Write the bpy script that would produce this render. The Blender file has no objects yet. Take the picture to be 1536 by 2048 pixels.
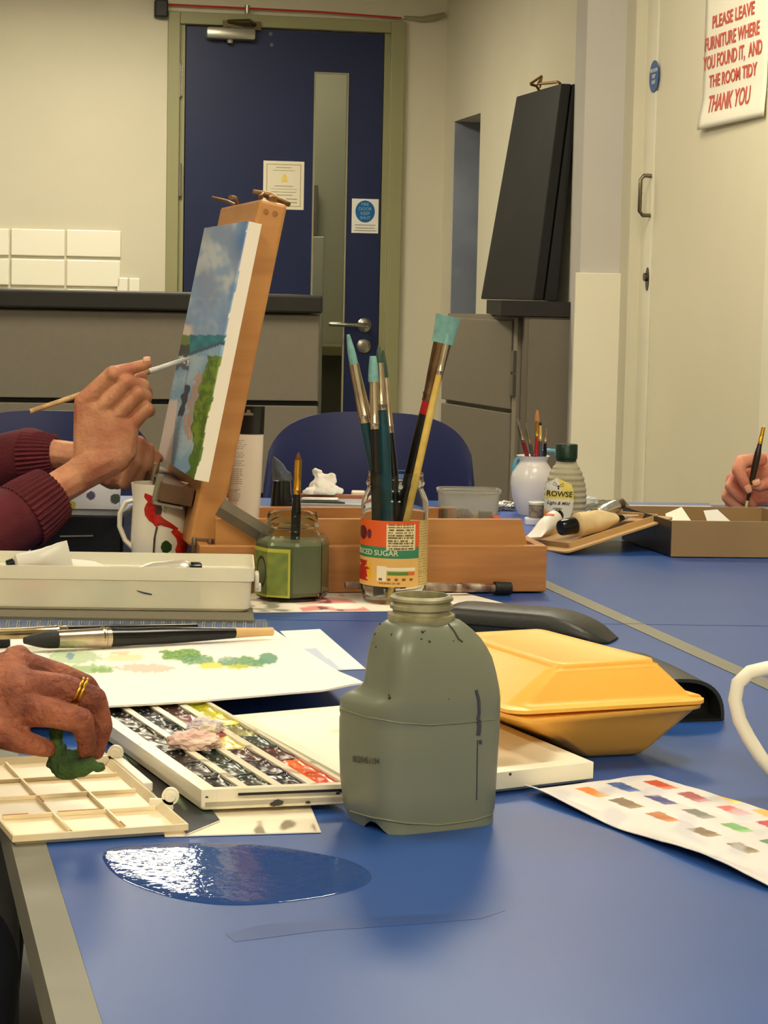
import bpy, bmesh, math, random
from mathutils import Vector, Matrix, noise
from mathutils.bvhtree import BVHTree
random.seed(5)
SC = bpy.context.scene
pi = math.pi
# ------------------------------------------------------------------ camera
F = 4300.0; EYE = 1.073; TZ = 0.72
PITCH = math.atan(444 / F); ROLL = math.radians(1.2)
CR = Matrix.Rotation(pi / 2 - PITCH, 3, 'X') @ Matrix.Rotation(ROLL, 3, 'Z')
CO = Vector((0, 0, EYE))
cam_d = bpy.data.cameras.new('camera'); cam = bpy.data.objects.new('camera', cam_d)
SC.collection.objects.link(cam)
cam.matrix_world = Matrix.Translation(CO) @ CR.to_4x4()
cam_d.sensor_fit = 'VERTICAL'; cam_d.sensor_height = 36.0; cam_d.lens = F / 2048 * 36.0
cam_d.clip_start = 0.05
SC.camera = cam
# ------------------------------------------------------------------ light and exposure
SC.view_settings.view_transform = 'Standard'; SC.view_settings.look = 'None'
SC.view_settings.gamma = 1.0; SC.view_settings.use_curve_mapping = False
SC.view_settings.exposure = 0.0
LIGHT_COL = (1.0, 0.895, 0.675); PANEL_POWER = 29.0
PANELS = [(-.85, 6.70), (-1.0, 4.6), (.22, 4.3), (-1.3, 1.9), (.55, 2.0), (-.6, -.7), (.9, -.7)]
PANEL_GAIN = [1.0, .7, .9, .7, .75, 1.5, 1.6]
wd = bpy.data.worlds.new('world'); SC.world = wd; wd.use_nodes = True
wd.node_tree.nodes['Background'].inputs[0].default_value = (1.0, .9, .72, 1)
wd.node_tree.nodes['Background'].inputs[1].default_value = 0.12

def ray(px, py): return CR @ Vector(((px - 768) / F, -(py - 1024) / F, -1))
def W(px, py, Y): d = ray(px, py); return CO + d * (Y / d.y)
def T(px, py, z=TZ): d = ray(px, py); return CO + d * ((z - EYE) / d.z)
def HIT(px, py, P0, N):
    d = ray(px, py); return CO + d * ((P0 - CO).dot(N) / d.dot(N))
# ------------------------------------------------------------------ materials
def lin(c):
    r = []
    for v in c[:3]:
        v = v / 255.0; r.append(v / 12.92 if v <= .04045 else ((v + .055) / 1.055) ** 2.4)
    return tuple(r) + (1,)
MATS = {}
def mat(name, col=(200, 200, 200), rough=.5, metal=0, var=0.0, vscale=8, col2=None, bump=0, bscale=60, trans=0, ior=1.45, sss=0, emit=0, wave=None, vc=False, coat=0, stretch=None, alpha=1):
    if name in MATS: return MATS[name]
    m = bpy.data.materials.new(name); m.use_nodes = True; MATS[name] = m
    nt = m.node_tree; N = nt.nodes; b = N['Principled BSDF']; L = nt.links.new
    b.inputs['Roughness'].default_value = rough; b.inputs['Metallic'].default_value = metal
    b.inputs['Transmission Weight'].default_value = trans; b.inputs['IOR'].default_value = ior
    b.inputs['Coat Weight'].default_value = coat; b.inputs['Coat Roughness'].default_value = .15
    b.inputs['Alpha'].default_value = alpha
    c = lin(col); b.inputs['Base Color'].default_value = c
    if sss:
        b.inputs['Subsurface Weight'].default_value = sss; b.inputs['Subsurface Radius'].default_value = (.012, .005, .003)
        b.inputs['Subsurface Scale'].default_value = 1.0
    tc = N.new('ShaderNodeTexCoord'); mp = N.new('ShaderNodeMapping'); L(tc.outputs['Object'], mp.inputs[0])
    if stretch: mp.inputs['Scale'].default_value = stretch
    if vc:
        at = N.new('ShaderNodeAttribute'); at.attribute_name = 'Col'; L(at.outputs['Color'], b.inputs['Base Color'])
    elif var or col2:
        nz = N.new('ShaderNodeTexNoise'); nz.inputs['Scale'].default_value = vscale; nz.inputs['Detail'].default_value = 5
        L(mp.outputs[0], nz.inputs['Vector'])
        rp = N.new('ShaderNodeValToRGB'); rp.color_ramp.elements[0].position = .35; rp.color_ramp.elements[1].position = .65
        c2 = lin(col2) if col2 else tuple(max(0, v * (1 - var)) for v in c[:3]) + (1,)
        rp.color_ramp.elements[0].color = c2; rp.color_ramp.elements[1].color = c
        L(nz.outputs[0], rp.inputs[0]); L(rp.outputs[0], b.inputs['Base Color'])
    if bump:
        bn = N.new('ShaderNodeBump'); bn.inputs['Strength'].default_value = bump; bn.inputs['Distance'].default_value = .002
        if wave:
            wv = N.new('ShaderNodeTexWave'); wv.inputs['Scale'].default_value = bscale; wv.inputs['Distortion'].default_value = wave
            L(mp.outputs[0], wv.inputs['Vector']); L(wv.outputs[0], bn.inputs['Height'])
        else:
            n2 = N.new('ShaderNodeTexNoise'); n2.inputs['Scale'].default_value = bscale; n2.inputs['Detail'].default_value = 4
            L(mp.outputs[0], n2.inputs['Vector']); L(n2.outputs[0], bn.inputs['Height'])
        L(bn.outputs[0], b.inputs['Normal'])
    if emit:
        b.inputs['Emission Color'].default_value = LIGHT_COL + (1,); b.inputs['Emission Strength'].default_value = emit
    return m
# ------------------------------------------------------------------ mesh helpers
def fr(p0, p1, up=Vector((0, 0, 1))):
    z = (Vector(p1) - Vector(p0)).normalized()
    if abs(z.dot(up)) > .98: up = Vector((1, 0, 0))
    x = up.cross(z).normalized(); y = z.cross(x)
    return Matrix((x, y, z)).transposed()
def box(bm, c, s, R=None, bev=0, segs=2):
    r = bmesh.ops.create_cube(bm, size=1); vs = r['verts']
    for v in vs:
        v.co = Vector((v.co.x * s[0], v.co.y * s[1], v.co.z * s[2]))
    if bev:
        es = list({e for v in vs for e in v.link_edges})
        g = bmesh.ops.bevel(bm, geom=es, offset=bev, segments=segs, affect='EDGES', profile=.5)
        vs = list({v for f in g['faces'] for v in f.verts} | {v for v in vs if v.is_valid})
    for v in vs:
        if R is not None: v.co = R @ v.co
        v.co += Vector(c)
    return vs
def box2(bm, a, b, M=None, bev=0):
    a = Vector(a); b = Vector(b)
    vs = box(bm, (a + b) / 2, [abs(b[i] - a[i]) for i in range(3)], None, bev)
    if M is not None:
        for v in vs: v.co = M @ v.co
    return vs
def tube(bm, pts, rad, seg=12, caps=True, closed=False, flat=None):
    pts = [Vector(p) for p in pts]; n = len(pts)
    if not hasattr(rad, '__len__'): rad = [rad] * n
    rings = []; up = Vector((0, 0, 1)); X = None
    for i, p in enumerate(pts):
        if closed: t = pts[(i + 1) % n] - pts[i - 1]
        else: t = pts[min(i + 1, n - 1)] - pts[max(i - 1, 0)]
        t.normalize()
        if X is None:
            if abs(t.dot(up)) > .95: up = Vector((0, -1, 0))
            X = up.cross(t).normalized()
        else:
            X = (X - t * X.dot(t)).normalized()
        Yv = t.cross(X); r = rad[i]; fx, fy = flat if flat else (1, 1)
        rings.append([bm.verts.new(p + (X * math.cos(a) * fx + Yv * math.sin(a) * fy) * r) for a in [2 * pi * k / seg for k in range(seg)]])
    m = n if closed else n - 1
    for i in range(m):
        a, b = rings[i], rings[(i + 1) % n]
        for k in range(seg): bm.faces.new((a[k], a[(k + 1) % seg], b[(k + 1) % seg], b[k]))
    if caps and not closed:
        bm.faces.new(rings[0][::-1]); bm.faces.new(rings[-1])
def lathe(bm, prof, c=(0, 0, 0), seg=48, R=None, poly=None, closed=False):
    """prof: (radius, z) from bottom outside going round"""
    c = Vector(c); rings = []
    for r, z in prof:
        ring = []
        for k in range(seg):
            a = 2 * pi * (k + .5) / seg
            rr = r
            if poly:
                n_, w = poly; h = pi / n_; aa = (a % (2 * h)) - h
                rr = r * ((1 - w) + w * math.cos(h) / math.cos(aa) / ((1 + math.cos(h)) / 2))
            p = Vector((rr * math.cos(a), rr * math.sin(a), z))
            if R is not None: p = R @ p
            ring.append(bm.verts.new(c + p))
        rings.append(ring)
    for i in range(len(rings) - (0 if closed else 1)):
        a, b = rings[i], rings[(i + 1) % len(rings)]
        for k in range(seg): bm.faces.new((a[k], a[(k + 1) % seg], b[(k + 1) % seg], b[k]))
    if not closed:
        if prof[0][0] > 1e-6: bm.faces.new(rings[0][::-1])
        if prof[-1][0] > 1e-6: bm.faces.new(rings[-1])
    bmesh.ops.remove_doubles(bm, verts=bm.verts[:], dist=1e-7)
def prism(bm, poly, z0, z1, M=None):
    a = [bm.verts.new((p[0], p[1], z0)) for p in poly]; b = [bm.verts.new((p[0], p[1], z1)) for p in poly]
    n = len(poly); bm.faces.new(a[::-1]); bm.faces.new(b)
    for i in range(n): bm.faces.new((a[i], a[(i + 1) % n], b[(i + 1) % n], b[i]))
    if M is not None:
        for v in a + b: v.co = M @ v.co
def loft(bm, rings, caps=True, closed=True):
    R = [[bm.verts.new(p) for p in r] for r in rings]; n = len(rings[0])
    for i in range(len(R) - 1):
        for k in range(n if closed else n - 1):
            bm.faces.new((R[i][k], R[i][(k + 1) % n], R[i + 1][(k + 1) % n], R[i + 1][k]))
    if caps: bm.faces.new(R[0][::-1]); bm.faces.new(R[-1])
def hull(bm, sph, sub=2):
    b2 = bmesh.new()
    for c, r in sph:
        bmesh.ops.create_icosphere(b2, subdivisions=sub, radius=r, matrix=Matrix.Translation(Vector(c)))
    bmesh.ops.convex_hull(b2, input=b2.verts[:], use_existing_faces=False)
    loose = [v for v in b2.verts if not v.link_faces]; bmesh.ops.delete(b2, geom=loose, context='VERTS')
    # keep only hull: remove interior verts
    me = bpy.data.meshes.new('t'); b2.to_mesh(me); bm.from_mesh(me); bpy.data.meshes.remove(me); b2.free()
def chain(bm, pts, sub=2):
    for a, b in zip(pts, pts[1:]): hull(bm, [a, b], sub)
ORG = {}
def link(name, me, m, parent=None, smooth=False, kind=None, label=None, cat=None, group=None, angle=None):
    if smooth:
        for p in me.polygons: p.use_smooth = True
        if angle is not False: me.set_sharp_from_angle(angle=math.radians(angle or 40))
    o = bpy.data.objects.new(name, me); SC.collection.objects.link(o)
    if m is not None: me.materials.append(m)
    if parent is not None: o.parent = parent
    for k, v in (('kind', kind), ('label', label), ('category', cat), ('group', group)):
        if v: o[k] = v
    return o
def obj(name, bm, m, parent=None, smooth=False, recalc=True, **kw):
    """bm in world coordinates; a top-level thing gets its origin at its own base"""
    if recalc: bmesh.ops.recalc_face_normals(bm, faces=bm.faces[:])
    if parent is not None: og = ORG[parent.name]
    else:
        if bm.verts:
            cs = [v.co for v in bm.verts]
            mn = Vector([min(c[i] for c in cs) for i in range(3)]); mx = Vector([max(c[i] for c in cs) for i in range(3)])
            og = Matrix.Translation(((mn.x + mx.x) / 2, (mn.y + mx.y) / 2, mn.z))
        else: og = Matrix()
    bm.transform(og.inverted())
    me = bpy.data.meshes.new(name); bm.to_mesh(me); bm.free()
    o = link(name, me, m, parent, smooth, **kw)
    ORG[o.name] = og if parent is None else og
    if parent is None: o.matrix_world = og
    return o
def thing(name, loc, label=None, cat=None, group=None, rz=0, kind=None):
    o = bpy.data.objects.new(name, None); SC.collection.objects.link(o); o.empty_display_size = .05
    og = Matrix.Translation(Vector(loc)) @ Matrix.Rotation(rz, 4, 'Z'); o.matrix_world = og; ORG[o.name] = og
    for k, v in (('kind', kind), ('label', label), ('category', cat), ('group', group)):
        if v: o[k] = v
    return o
def dup(root, label, loc=None, rz=None):
    r = root.copy(); SC.collection.objects.link(r); r['label'] = label; ORG[r.name] = Matrix()
    def rec(a, b):
        for ch in a.children:
            c = ch.copy(); SC.collection.objects.link(c); c.parent = b; rec(ch, c)
    rec(root, r)
    if loc is not None: r.location = loc
    if rz is not None: r.rotation_euler[2] = rz
    return r
def BM(): return bmesh.new()
def text_bm(body, size, M, depth=.0004, bold=0, align='CENTER', sx=1.0):
    cu = bpy.data.curves.new('txt', 'FONT'); cu.body = body; cu.size = size; cu.align_x = align; cu.align_y = 'CENTER'
    cu.extrude = depth; cu.offset = bold; cu.resolution_u = 3; cu.space_line = 1.05
    o = bpy.data.objects.new('txt', cu); SC.collection.objects.link(o)
    dg = bpy.context.evaluated_depsgraph_get(); dg.update()
    me = bpy.data.meshes.new_from_object(o.evaluated_get(dg)); bm = BM(); bm.from_mesh(me)
    bpy.data.objects.remove(o); bpy.data.curves.remove(cu); bpy.data.meshes.remove(me)
    bm.transform(M @ Matrix.Diagonal((sx, 1, 1, 1)))
    return bm
def plane_M(o, x, y):
    x = Vector(x).normalized(); y = Vector(y); y = (y - x * y.dot(x)).normalized(); z = x.cross(y)
    return Matrix.Translation(Vector(o)) @ Matrix((x, y, z)).transposed().to_4x4()
def grid(bm, fn, nu, nv, colfn=None):
    """fn(u,v)->Vector ; colours in 'Col'"""
    V = [[bm.verts.new(fn(i / nu, j / nv)) for i in range(nu + 1)] for j in range(nv + 1)]
    lay = bm.loops.layers.float_color.get('Col') or bm.loops.layers.float_color.new('Col')
    for j in range(nv):
        for i in range(nu):
            f = bm.faces.new((V[j][i], V[j][i + 1], V[j + 1][i + 1], V[j + 1][i]))
            if colfn:
                for l, (a, b) in zip(f.loops, ((i, j), (i + 1, j), (i + 1, j + 1), (i, j + 1))):
                    l[lay] = lin(colfn(a / nu, b / nv))
    return V
def slab_grid(name, P, th, colfn, nu, nv, m, parent=None, nrm=None, side=(240, 236, 225), wob=None, **kw):
    """thin sheet from 4 corners P (a,b,c,d ccw), coloured top, real thickness"""
    a, b, c, d = [Vector(p) for p in P]
    n = nrm or (b - a).cross(d - a).normalized()
    def fn(u, v):
        p = (a * (1 - u) + b * u) * (1 - v) + (d * (1 - u) + c * u) * v
        if wob: p = p + n * wob(u, v)
        return p
    bm = BM(); V = grid(bm, fn, nu, nv, colfn)
    lay = bm.loops.layers.float_color['Col']
    V2 = [[bm.verts.new(w.co - n * th) for w in r] for r in V]
    fs = []
    for j in range(nv):
        for i in range(nu): fs.append(bm.faces.new((V2[j][i], V2[j + 1][i], V2[j + 1][i + 1], V2[j][i + 1])))
    for i in range(nu):
        fs.append(bm.faces.new((V[0][i], V2[0][i], V2[0][i + 1], V[0][i + 1])))
        fs.append(bm.faces.new((V[nv][i + 1], V2[nv][i + 1], V2[nv][i], V[nv][i])))
    for j in range(nv):
        fs.append(bm.faces.new((V[j + 1][0], V2[j + 1][0], V2[j][0], V[j][0])))
        fs.append(bm.faces.new((V[j][nu], V2[j][nu], V2[j + 1][nu], V[j + 1][nu])))
    for f in fs:
        for l in f.loops: l[lay] = lin(side)
    return obj(name, bm, m, parent, recalc=False, **kw)
def nz(x, y, s=1, z=0): return noise.noise(Vector((x * s, y * s, z)))
def mixc(a, b, t): t = max(0, min(1, t)); return tuple(a[i] * (1 - t) + b[i] * t for i in range(3))
def sm(a, b, x): t = max(0, min(1, (x - a) / (b - a))); return t * t * (3 - 2 * t)
# ------------------------------------------------------------------ room
YAW = math.radians(11)
B0 = Vector((-.369, 7.9, 0))
MR = Matrix.Translation(B0) @ Matrix.Rotation(YAW, 4, 'Z'); MRi = MR.inverted()
UX = Vector((math.cos(YAW), math.sin(YAW), 0)); VY = Vector((-math.sin(YAW), math.cos(YAW), 0))
def onback(px, py): return MRi @ HIT(px, py, B0, VY)
wallm = mat('painted_wall', (216, 210, 188), .85, var=.04, vscale=3, bump=.05, bscale=120)
white_gloss = mat('white_gloss_paint', (232, 226, 204), .35, var=.03, vscale=4)
framem = mat('olive_frame_paint', (152, 150, 110), .45, var=.05, vscale=5)
navy = mat('navy_door_paint', (16, 31, 76), .42, var=.12, vscale=6)
steel = mat('steel', (180, 176, 165), .28, 1, var=.1, vscale=30)
brass = mat('brass', (190, 150, 80), .3, 1)
dark = mat('dark_gap', (22, 22, 22), .8)
CEIL = 2.42
b = BM(); prism(b, [(-4, -2.2), (4, -2.2), (4, 10.5), (-4, 10.5)], -.1, 0); obj('floor', b, mat('floor_vinyl', (92, 92, 96), .5, var=.15, vscale=5), kind='structure')
b = BM(); prism(b, [(-4, -2.2), (4, -2.2), (4, 10.5), (-4, 10.5)], CEIL, CEIL + .1); obj('ceiling', b, mat('ceiling_tile', (205, 202, 190), .9, bump=.3, bscale=200), kind='structure')
xl, xi = onback(333, 300).x, onback(357, 300).x
xr, xo = onback(776, 300).x, onback(804, 300).x
zt = onback(560, 57).z; zf = onback(560, 33).z
xc = onback(886, 400).x
WT = .14
b = BM()
box2(b, (-3.6, 0, 0), (xi - .0, WT, CEIL), MR); box2(b, (xr, 0, 0), (xc + .12, WT, CEIL), MR); box2(b, (xi, 0, zt), (xr, WT, CEIL), MR)
obj('wall_back', b, wallm, kind='structure')
# door frame
b = BM()
box2(b, (xl, -.022, 0), (xi, 0, zf), MR, .003); box2(b, (xr, -.022, 0), (xo, 0, zf), MR, .003); box2(b, (xi, -.0215, zt), (xr, 0, zf), MR, .003)
box2(b, (xi, 0.001, 0), (xi + .02, WT - .01, zt), MR); box2(b, (xr - .02, 0.001, 0), (xr, WT - .01, zt), MR)
obj('trim_1', b, framem, kind='structure')
# blue door
D1 = thing('door_1', MR @ Vector((xi + .02, .02, 0)), kind='structure', rz=YAW)
g0, g1 = onback(626, 300).x, onback(695, 300).x; gt = onback(660, 145).z; gb = .28
a0, a1 = xi + .024, xr - .024
b = BM(); y0, y1 = .0, .044
box2(b, (a0, y0, .01), (g0, y1, zt - .006), MR); box2(b, (g1, y0, .01), (a1, y1, zt - .006), MR)
box2(b, (g0, y0, gt), (g1, y1, zt - .006), MR); box2(b, (g0, y0, .01), (g1, y1, gb), MR)
obj('door_leaf', b, navy, D1)
b = BM(); w_ = .006
for q in ((g0, gb, g0 + w_, gt), (g1 - w_, gb, g1, gt), (g0 + w_, gt - w_, g1 - w_, gt), (g0 + w_, gb, g1 - w_, gb + w_)):
    box2(b, (q[0], -.004, q[1]), (q[2], .004, q[3]), MR)
obj('glazing_bead', b, mat('bead', (150, 146, 120), .4), D1)
b = BM(); box2(b, (g0, .018, gb), (g1, .026, gt), MR)
obj('vision_panel', b, mat('wired_glass', (235, 240, 232), .04, trans=1, ior=1.1), D1)
# lever handle, escutcheon
hp = onback(728, 650); kp = onback(727, 692)
h = BM(); lathe(h, [(.0, 0), (.026, 0), (.026, .006), (.022, .009), (0, .009)], (0, 0, 0), 32)
h.transform(MR @ Matrix.Translation((hp.x, 0, hp.z)) @ Matrix.Rotation(pi / 2, 4, 'X')); obj('handle_rose', h, steel, D1, True)
h = BM(); pts = [(hp.x, -.005, hp.z), (hp.x, -.05, hp.z), (hp.x - .02, -.058, hp.z), (hp.x - .128, -.058, hp.z + .002), (hp.x - .138, -.05, hp.z + .002)]
tube(h, [MR @ Vector(p) for p in pts], [.009, .009, .009, .008, .007], 14); obj('door_handle', h, steel, D1, True)
h = BM(); lathe(h, [(.0, 0), (.026, 0), (.026, .006), (.022, .009), (.009, .009), (.009, .013), (0, .013)], (0, 0, 0), 32)
h.transform(MR @ Matrix.Translation((kp.x, 0, kp.z)) @ Matrix.Rotation(pi / 2, 4, 'X')); obj('lock_rose', h, steel, D1, True)
# hinges
for py0, py1 in ((130, 192), (330, 390), (760, 820)):
    p = onback(361, py0); q = onback(361, py1); h = BM()
    box2(h, (p.x - .008, -.012, q.z), (p.x + .005, .0, p.z), MR)
    tube(h, [MR @ Vector((p.x - .003, -.014, q.z - .005)), MR @ Vector((p.x - .003, -.014, p.z + .005))], .006, 12); obj('hinge', h, steel, D1)
# door closer
c0 = onback(410, 66); c1 = onback(508, 76)
h = BM(); box2(h, (c0.x, -.055, c0.z - .024), (c1.x, 0, c0.z + .018), MR, .01)
cl = obj('door_closer', h, mat('closer_silver', (178, 175, 160), .3, .7), D1, True)
h = BM(); px_ = onback(458, 84); lathe(h, [(0, -.014), (.012, -.014), (.014, 0), (0, 0)], (0, 0, 0), 20); h.transform(MR @ Matrix.Translation((px_.x, -.028, c0.z - .022)))
obj('closer_spindle', h, steel, cl, True) if False else obj('closer_spindle', h, steel, D1, True)
h = BM(); e0 = onback(455, 55); e1 = onback(492, 38); e2 = onback(508, 52)
tube(h, [MR @ Vector((e0.x, -.03, c0.z + .018)), MR @ Vector((e0.x, -.03, c0.z + .04)), MR @ Vector((e1.x, -.11, e1.z - .02)), MR @ Vector((e2.x, -.026, e2.z))], .008, 10)
box2(h, (e0.x - .02, -.035, e2.z - .018), (e2.x + .02, -.022, e2.z + .012), MR)
obj('closer_arm', h, mat('bronze_arm', (95, 84, 60), .4, .8), D1, True)
h = BM(); p = onback(492, 20); lathe(h, [(0, -.016), (.008, -.016), (.01, .012), (0, .014)], (0, 0, 0), 16); h.transform(MR @ Matrix.Translation((p.x, -.034, p.z)))
obj('closer_screw', h, steel, D1, True)
h = BM()
for q in ((543, 90), (541, 68)):
    p = onback(*q); lathe(h, [(0, -.001), (.007, 0), (.007, .003), (0, .003)], MR @ Vector((p.x, -.002, p.z)), 14, R=Matrix.Rotation(YAW, 3, 'Z') @ Matrix.Rotation(pi / 2, 3, 'X'))
obj('screw_cap', h, mat('cap_grey', (90, 95, 110), .5), D1)
# corridor behind the door
b = BM(); box2(b, (-2.2, 1.75, 0), (2.2, 1.85, CEIL), MR); box2(b, (-2.2, WT, 0), (-2.1, 1.75, CEIL), MR); box2(b, (2.1, WT, 0), (2.2, 1.75, CEIL), MR)
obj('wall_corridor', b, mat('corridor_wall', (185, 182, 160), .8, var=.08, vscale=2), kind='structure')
def corr(px, py, yy):
    P = MR @ Vector((0, yy, 0)); return MRi @ HIT(px, py, P, VY)
b = BM(); p = corr(600, 690, 1.5); q = corr(700, 712, 1.5); box2(b, (p.x, 1.5, 0), (p.x + .1, 1.72, p.z - .02), MR); box2(b, (p.x, 1.46, q.z), (q.x + .3, 1.74, p.z), MR, .004)
box2(b, (q.x + .2, 1.5, 0), (q.x + .3, 1.72, q.z), MR)
obj('side_table', b, mat('corridor_bench', (160, 150, 105), .5), label='pale wooden side table in the corridor seen through the door glass', cat='table')
p = corr(600, 472, 1.2); q = corr(641, 900, 1.2)
b = BM(); box2(b, (p.x, 1.2, 0), (q.x, 1.3, p.z), MR, .004)
obj('notice_board', b, mat('white_board', (225, 222, 205), .5), label='narrow white panel standing in the corridor behind the door glass', cat='panel')
p = corr(600, 365, 1.5); q = corr(648, 470, 1.5)
b = BM(); box2(b, (p.x, 1.68, q.z), (q.x, 1.749, p.z), MR, .003)
obj('wall_cabinet', b, mat('grey_cab', (120, 118, 104), .6), label='dim grey cabinet on the corridor wall behind the door glass', cat='cabinet')
# wall cord and black box above the frame
bp0 = onback(308, 1); bp1 = onback(334, 38)
b = BM(); box2(b, (bp0.x, -.05, bp1.z), (bp1.x, 0, bp0.z), MR, .006)
obj('black_wall_box', b, mat('black_box', (28, 32, 28), .5), label='small black box on the wall at the top left corner of the door frame', cat='box')
b = BM(); q = [onback(333, 11), onback(480, 18), onback(640, 26), onback(800, 38)]
tube(b, [MR @ Vector((p.x, -.03, p.z)) for p in q], .0035, 8)
obj('string', b, mat('red_string', (190, 45, 25), .5), label='thin red string stretched across the top of the door frame', cat='string')
b = BM(); q = [onback(806, 36), onback(840, 40), onback(868, 36), onback(888, 30)]
tube(b, [MR @ Vector((p.x, -.02, p.z)) for p in q], [.006, .01, .012, .008], 10)
obj('cable_duct', b, mat('duct', (150, 145, 115), .6), label='pale drooping cable on the wall right of the door frame', cat='cable')
# tiles splash back
tilem = mat('white_glazed_tile', (250, 246, 228), .18)
b = BM()
def tile(x0, yt, x1, yb):
    p = onback(x0, yt); q = onback(x1, yb); box2(b, (p.x + .002, -.012, q.z + .002), (q.x - .002, 0, p.z - .002), MR, .003)
tile(132, 458, 242, 516); tile(21, 456, 130, 514); tile(-90, 454, 19, 512)
tile(132, 518, 241, 575); tile(21, 516, 130, 573); tile(-90, 514, 19, 571); tile(257, 555, 280, 612); tile(233, 554, 256, 612); tile(132, 577, 231, 630); tile(21, 575, 130, 628)
obj('trim_2', b, tilem, kind='structure')
# side wall with recess
xs = xc
SP = MR @ Vector((xs, 0, 0))
def onside(px, py): return MRi @ HIT(px, py, SP, UX)
n0 = onside(904, 400); n1 = onside(957, 400); ntop = onside(930, 236).z; n3 = onside(1061, 300)
b = BM()
box2(b, (xs, n0.y, 0), (xs + .5, .0, CEIL), MR); box2(b, (xs, n1.y, ntop), (xs + .5, n0.y, CEIL), MR)
box2(b, (xs, -2.35, 0), (xs + .5, n1.y, CEIL), MR)
box2(b, (xs, n1.y, 0), (xs + .5, n0.y, .75), MR)
obj('wall_right', b, wallm, kind='structure')
b = BM(); box2(b, (xs + .5, n1.y - .1, .3), (xs + .55, n0.y + .1, ntop + .2), MR); box2(b, (xs + .004, n0.y - .006, .75), (xs + .5, n0.y - .001, ntop), MR)
obj('window_1', b, mat('recess_blue_grey', (150, 158, 176), .5, var=.25, vscale=6), kind='structure')
b = BM(); box2(b, (xs - .012, -2.35, 0), (xs, n3.y, CEIL), MR); obj('trim_3', b, wallm, kind='structure')
# wall end (column) and cream door
DP = Vector((.683, 5.6, 0)); DD = Vector((.174, -.985, 0)).normalized(); DN = Vector((-.985, -.174, 0)).normalized()  # DN points into room
def ondoor(px, py): return HIT(px, py, DP, DN)
def dm(t, n, z): return DP + DD * t + DN * n + Vector((0, 0, z))
MD = plane_M(DP, DD, (0, 0, 1))   # x along door towards camera, y up, z = DD x up
zsign = 1 if (MD.to_3x3() @ Vector((0, 0, 1))).dot(DN) > 0 else -1
def dbox(b, t0, t1, n0, n1, z0, z1, bev=0):
    return box2(b, (t0, z0, n0 * zsign), (t1, z1, n1 * zsign), MD, bev)
cl_ = W(1161, 500, 5.78); cr_ = W(1258, 500, 5.78)
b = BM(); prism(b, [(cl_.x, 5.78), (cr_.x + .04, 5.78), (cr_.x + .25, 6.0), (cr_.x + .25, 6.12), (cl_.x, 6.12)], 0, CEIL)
obj('wall_column', b, mat('shaded_wall_paint', (196, 192, 184), .8, var=.05, vscale=3), kind='structure')  # wall paint made greyer: shade of the face turned from the light
kz = W(1200, 546, 5.77).z
b = BM(); box2(b, (cl_.x - .012, 5.765, 0), (cr_.x - .005, 5.78, kz), None, .002); obj('trim_4', b, white_gloss, kind='structure')
tl = -.19
b = BM(); dbox(b, -.2, -.015, -.02, .004, 0, CEIL, .002); dbox(b, -.2, -.15, .004, .009, 0, CEIL)
obj('trim_5', b, white_gloss, kind='structure')
D2 = thing('door_2', DP, kind='structure')
b = BM(); dbox(b, -.01, .865, -.04, .0, .005, 2.3, .002); obj('door_leaf', b, mat('cream_door_paint', (222, 214, 188), .38, var=.03, vscale=3), D2)
b = BM(); dbox(b, .87, 1.0, -.06, .012, 0, CEIL); dbox(b, -.01, .87, -.06, .0, 2.304, CEIL); dbox(b, -.2, 1.0, -.16, -.061, 0, CEIL)
obj('wall_side', b, white_gloss, kind='structure')
def dproj(px, py):
    p = ondoor(px, py); return (p - DP).dot(DD), p.z
t1, z1 = dproj(1306, 352); t2, z2 = dproj(1304, 431)
b = BM(); tube(b, [dm(t1, 0, z1), dm(t1, .024, z1), dm(t1, .033, z1 - .010), dm(t1, .033, z2 + .010), dm(t1, .024, z2), dm(t1, 0, z2)], .0055, 12)
obj('door_handle', b, mat('pull_steel', (120, 112, 96), .35, .9), D2, True)
t3, z3 = dproj(1298, 558)
b = BM()
for k in range(1):
    e = [(math.cos(a) * .014 + t3, z3 + math.sin(a) * .03) for a in [2 * pi * i / 24 for i in range(24)]]
    prism(b, e, 0, .006, MD if zsign > 0 else MD @ Matrix.Diagonal((1, 1, -1, 1)))
tube(b, [dm(t3, .004, z3 + .005), dm(t3, .014, z3 + .005)], .011, 14)
obj('lock', b, mat('lock_bronze', (88, 84, 74), .4, .8), D2)
t4, z4 = dproj(1312, 153)
def ell(b, t, z, a_, h_, n0, n1, seg=40):
    e = [(math.cos(a) * a_ + t, z + math.sin(a) * h_) for a in [2 * pi * i / seg for i in range(seg)]]
    prism(b, e, n0 * zsign, n1 * zsign, MD)
sgn = thing('fire_door_sign', dm(t4, .0, z4), 'round blue fire door sign on the cream door above the pull handle', 'sign')
b = BM(); ell(b, t4, z4, .040, .041, .0045, .006); obj('disc', b, mat('sign_blue', (20, 78, 150), .4), sgn)
sm_w = mat('sign_white', (225, 228, 225), .5)
def dtext(body, t, z, size, n=.0063, sx=1, bold=0, rot=0):
    M = plane_M(dm(t, n, z), DD if True else -DD, (0, 0, 1))
    return text_bm(body, size, M @ Matrix.Rotation(rot, 4, 'Z'), .0002, bold, sx=sx)
# text must read left to right as seen from the room: DD runs towards the camera = to the right in view
bb = BM()
for k, s_ in enumerate(('FIRE DOOR', 'KEEP', 'SHUT')):
    tb = dtext(s_, t4, z4 + .015 - .015 * k, .013); me = bpy.data.meshes.new('t'); tb.to_mesh(me); bb.from_mesh(me); tb.free(); bpy.data.meshes.remove(me)
obj('lettering', bb, sm_w, sgn)
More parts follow.
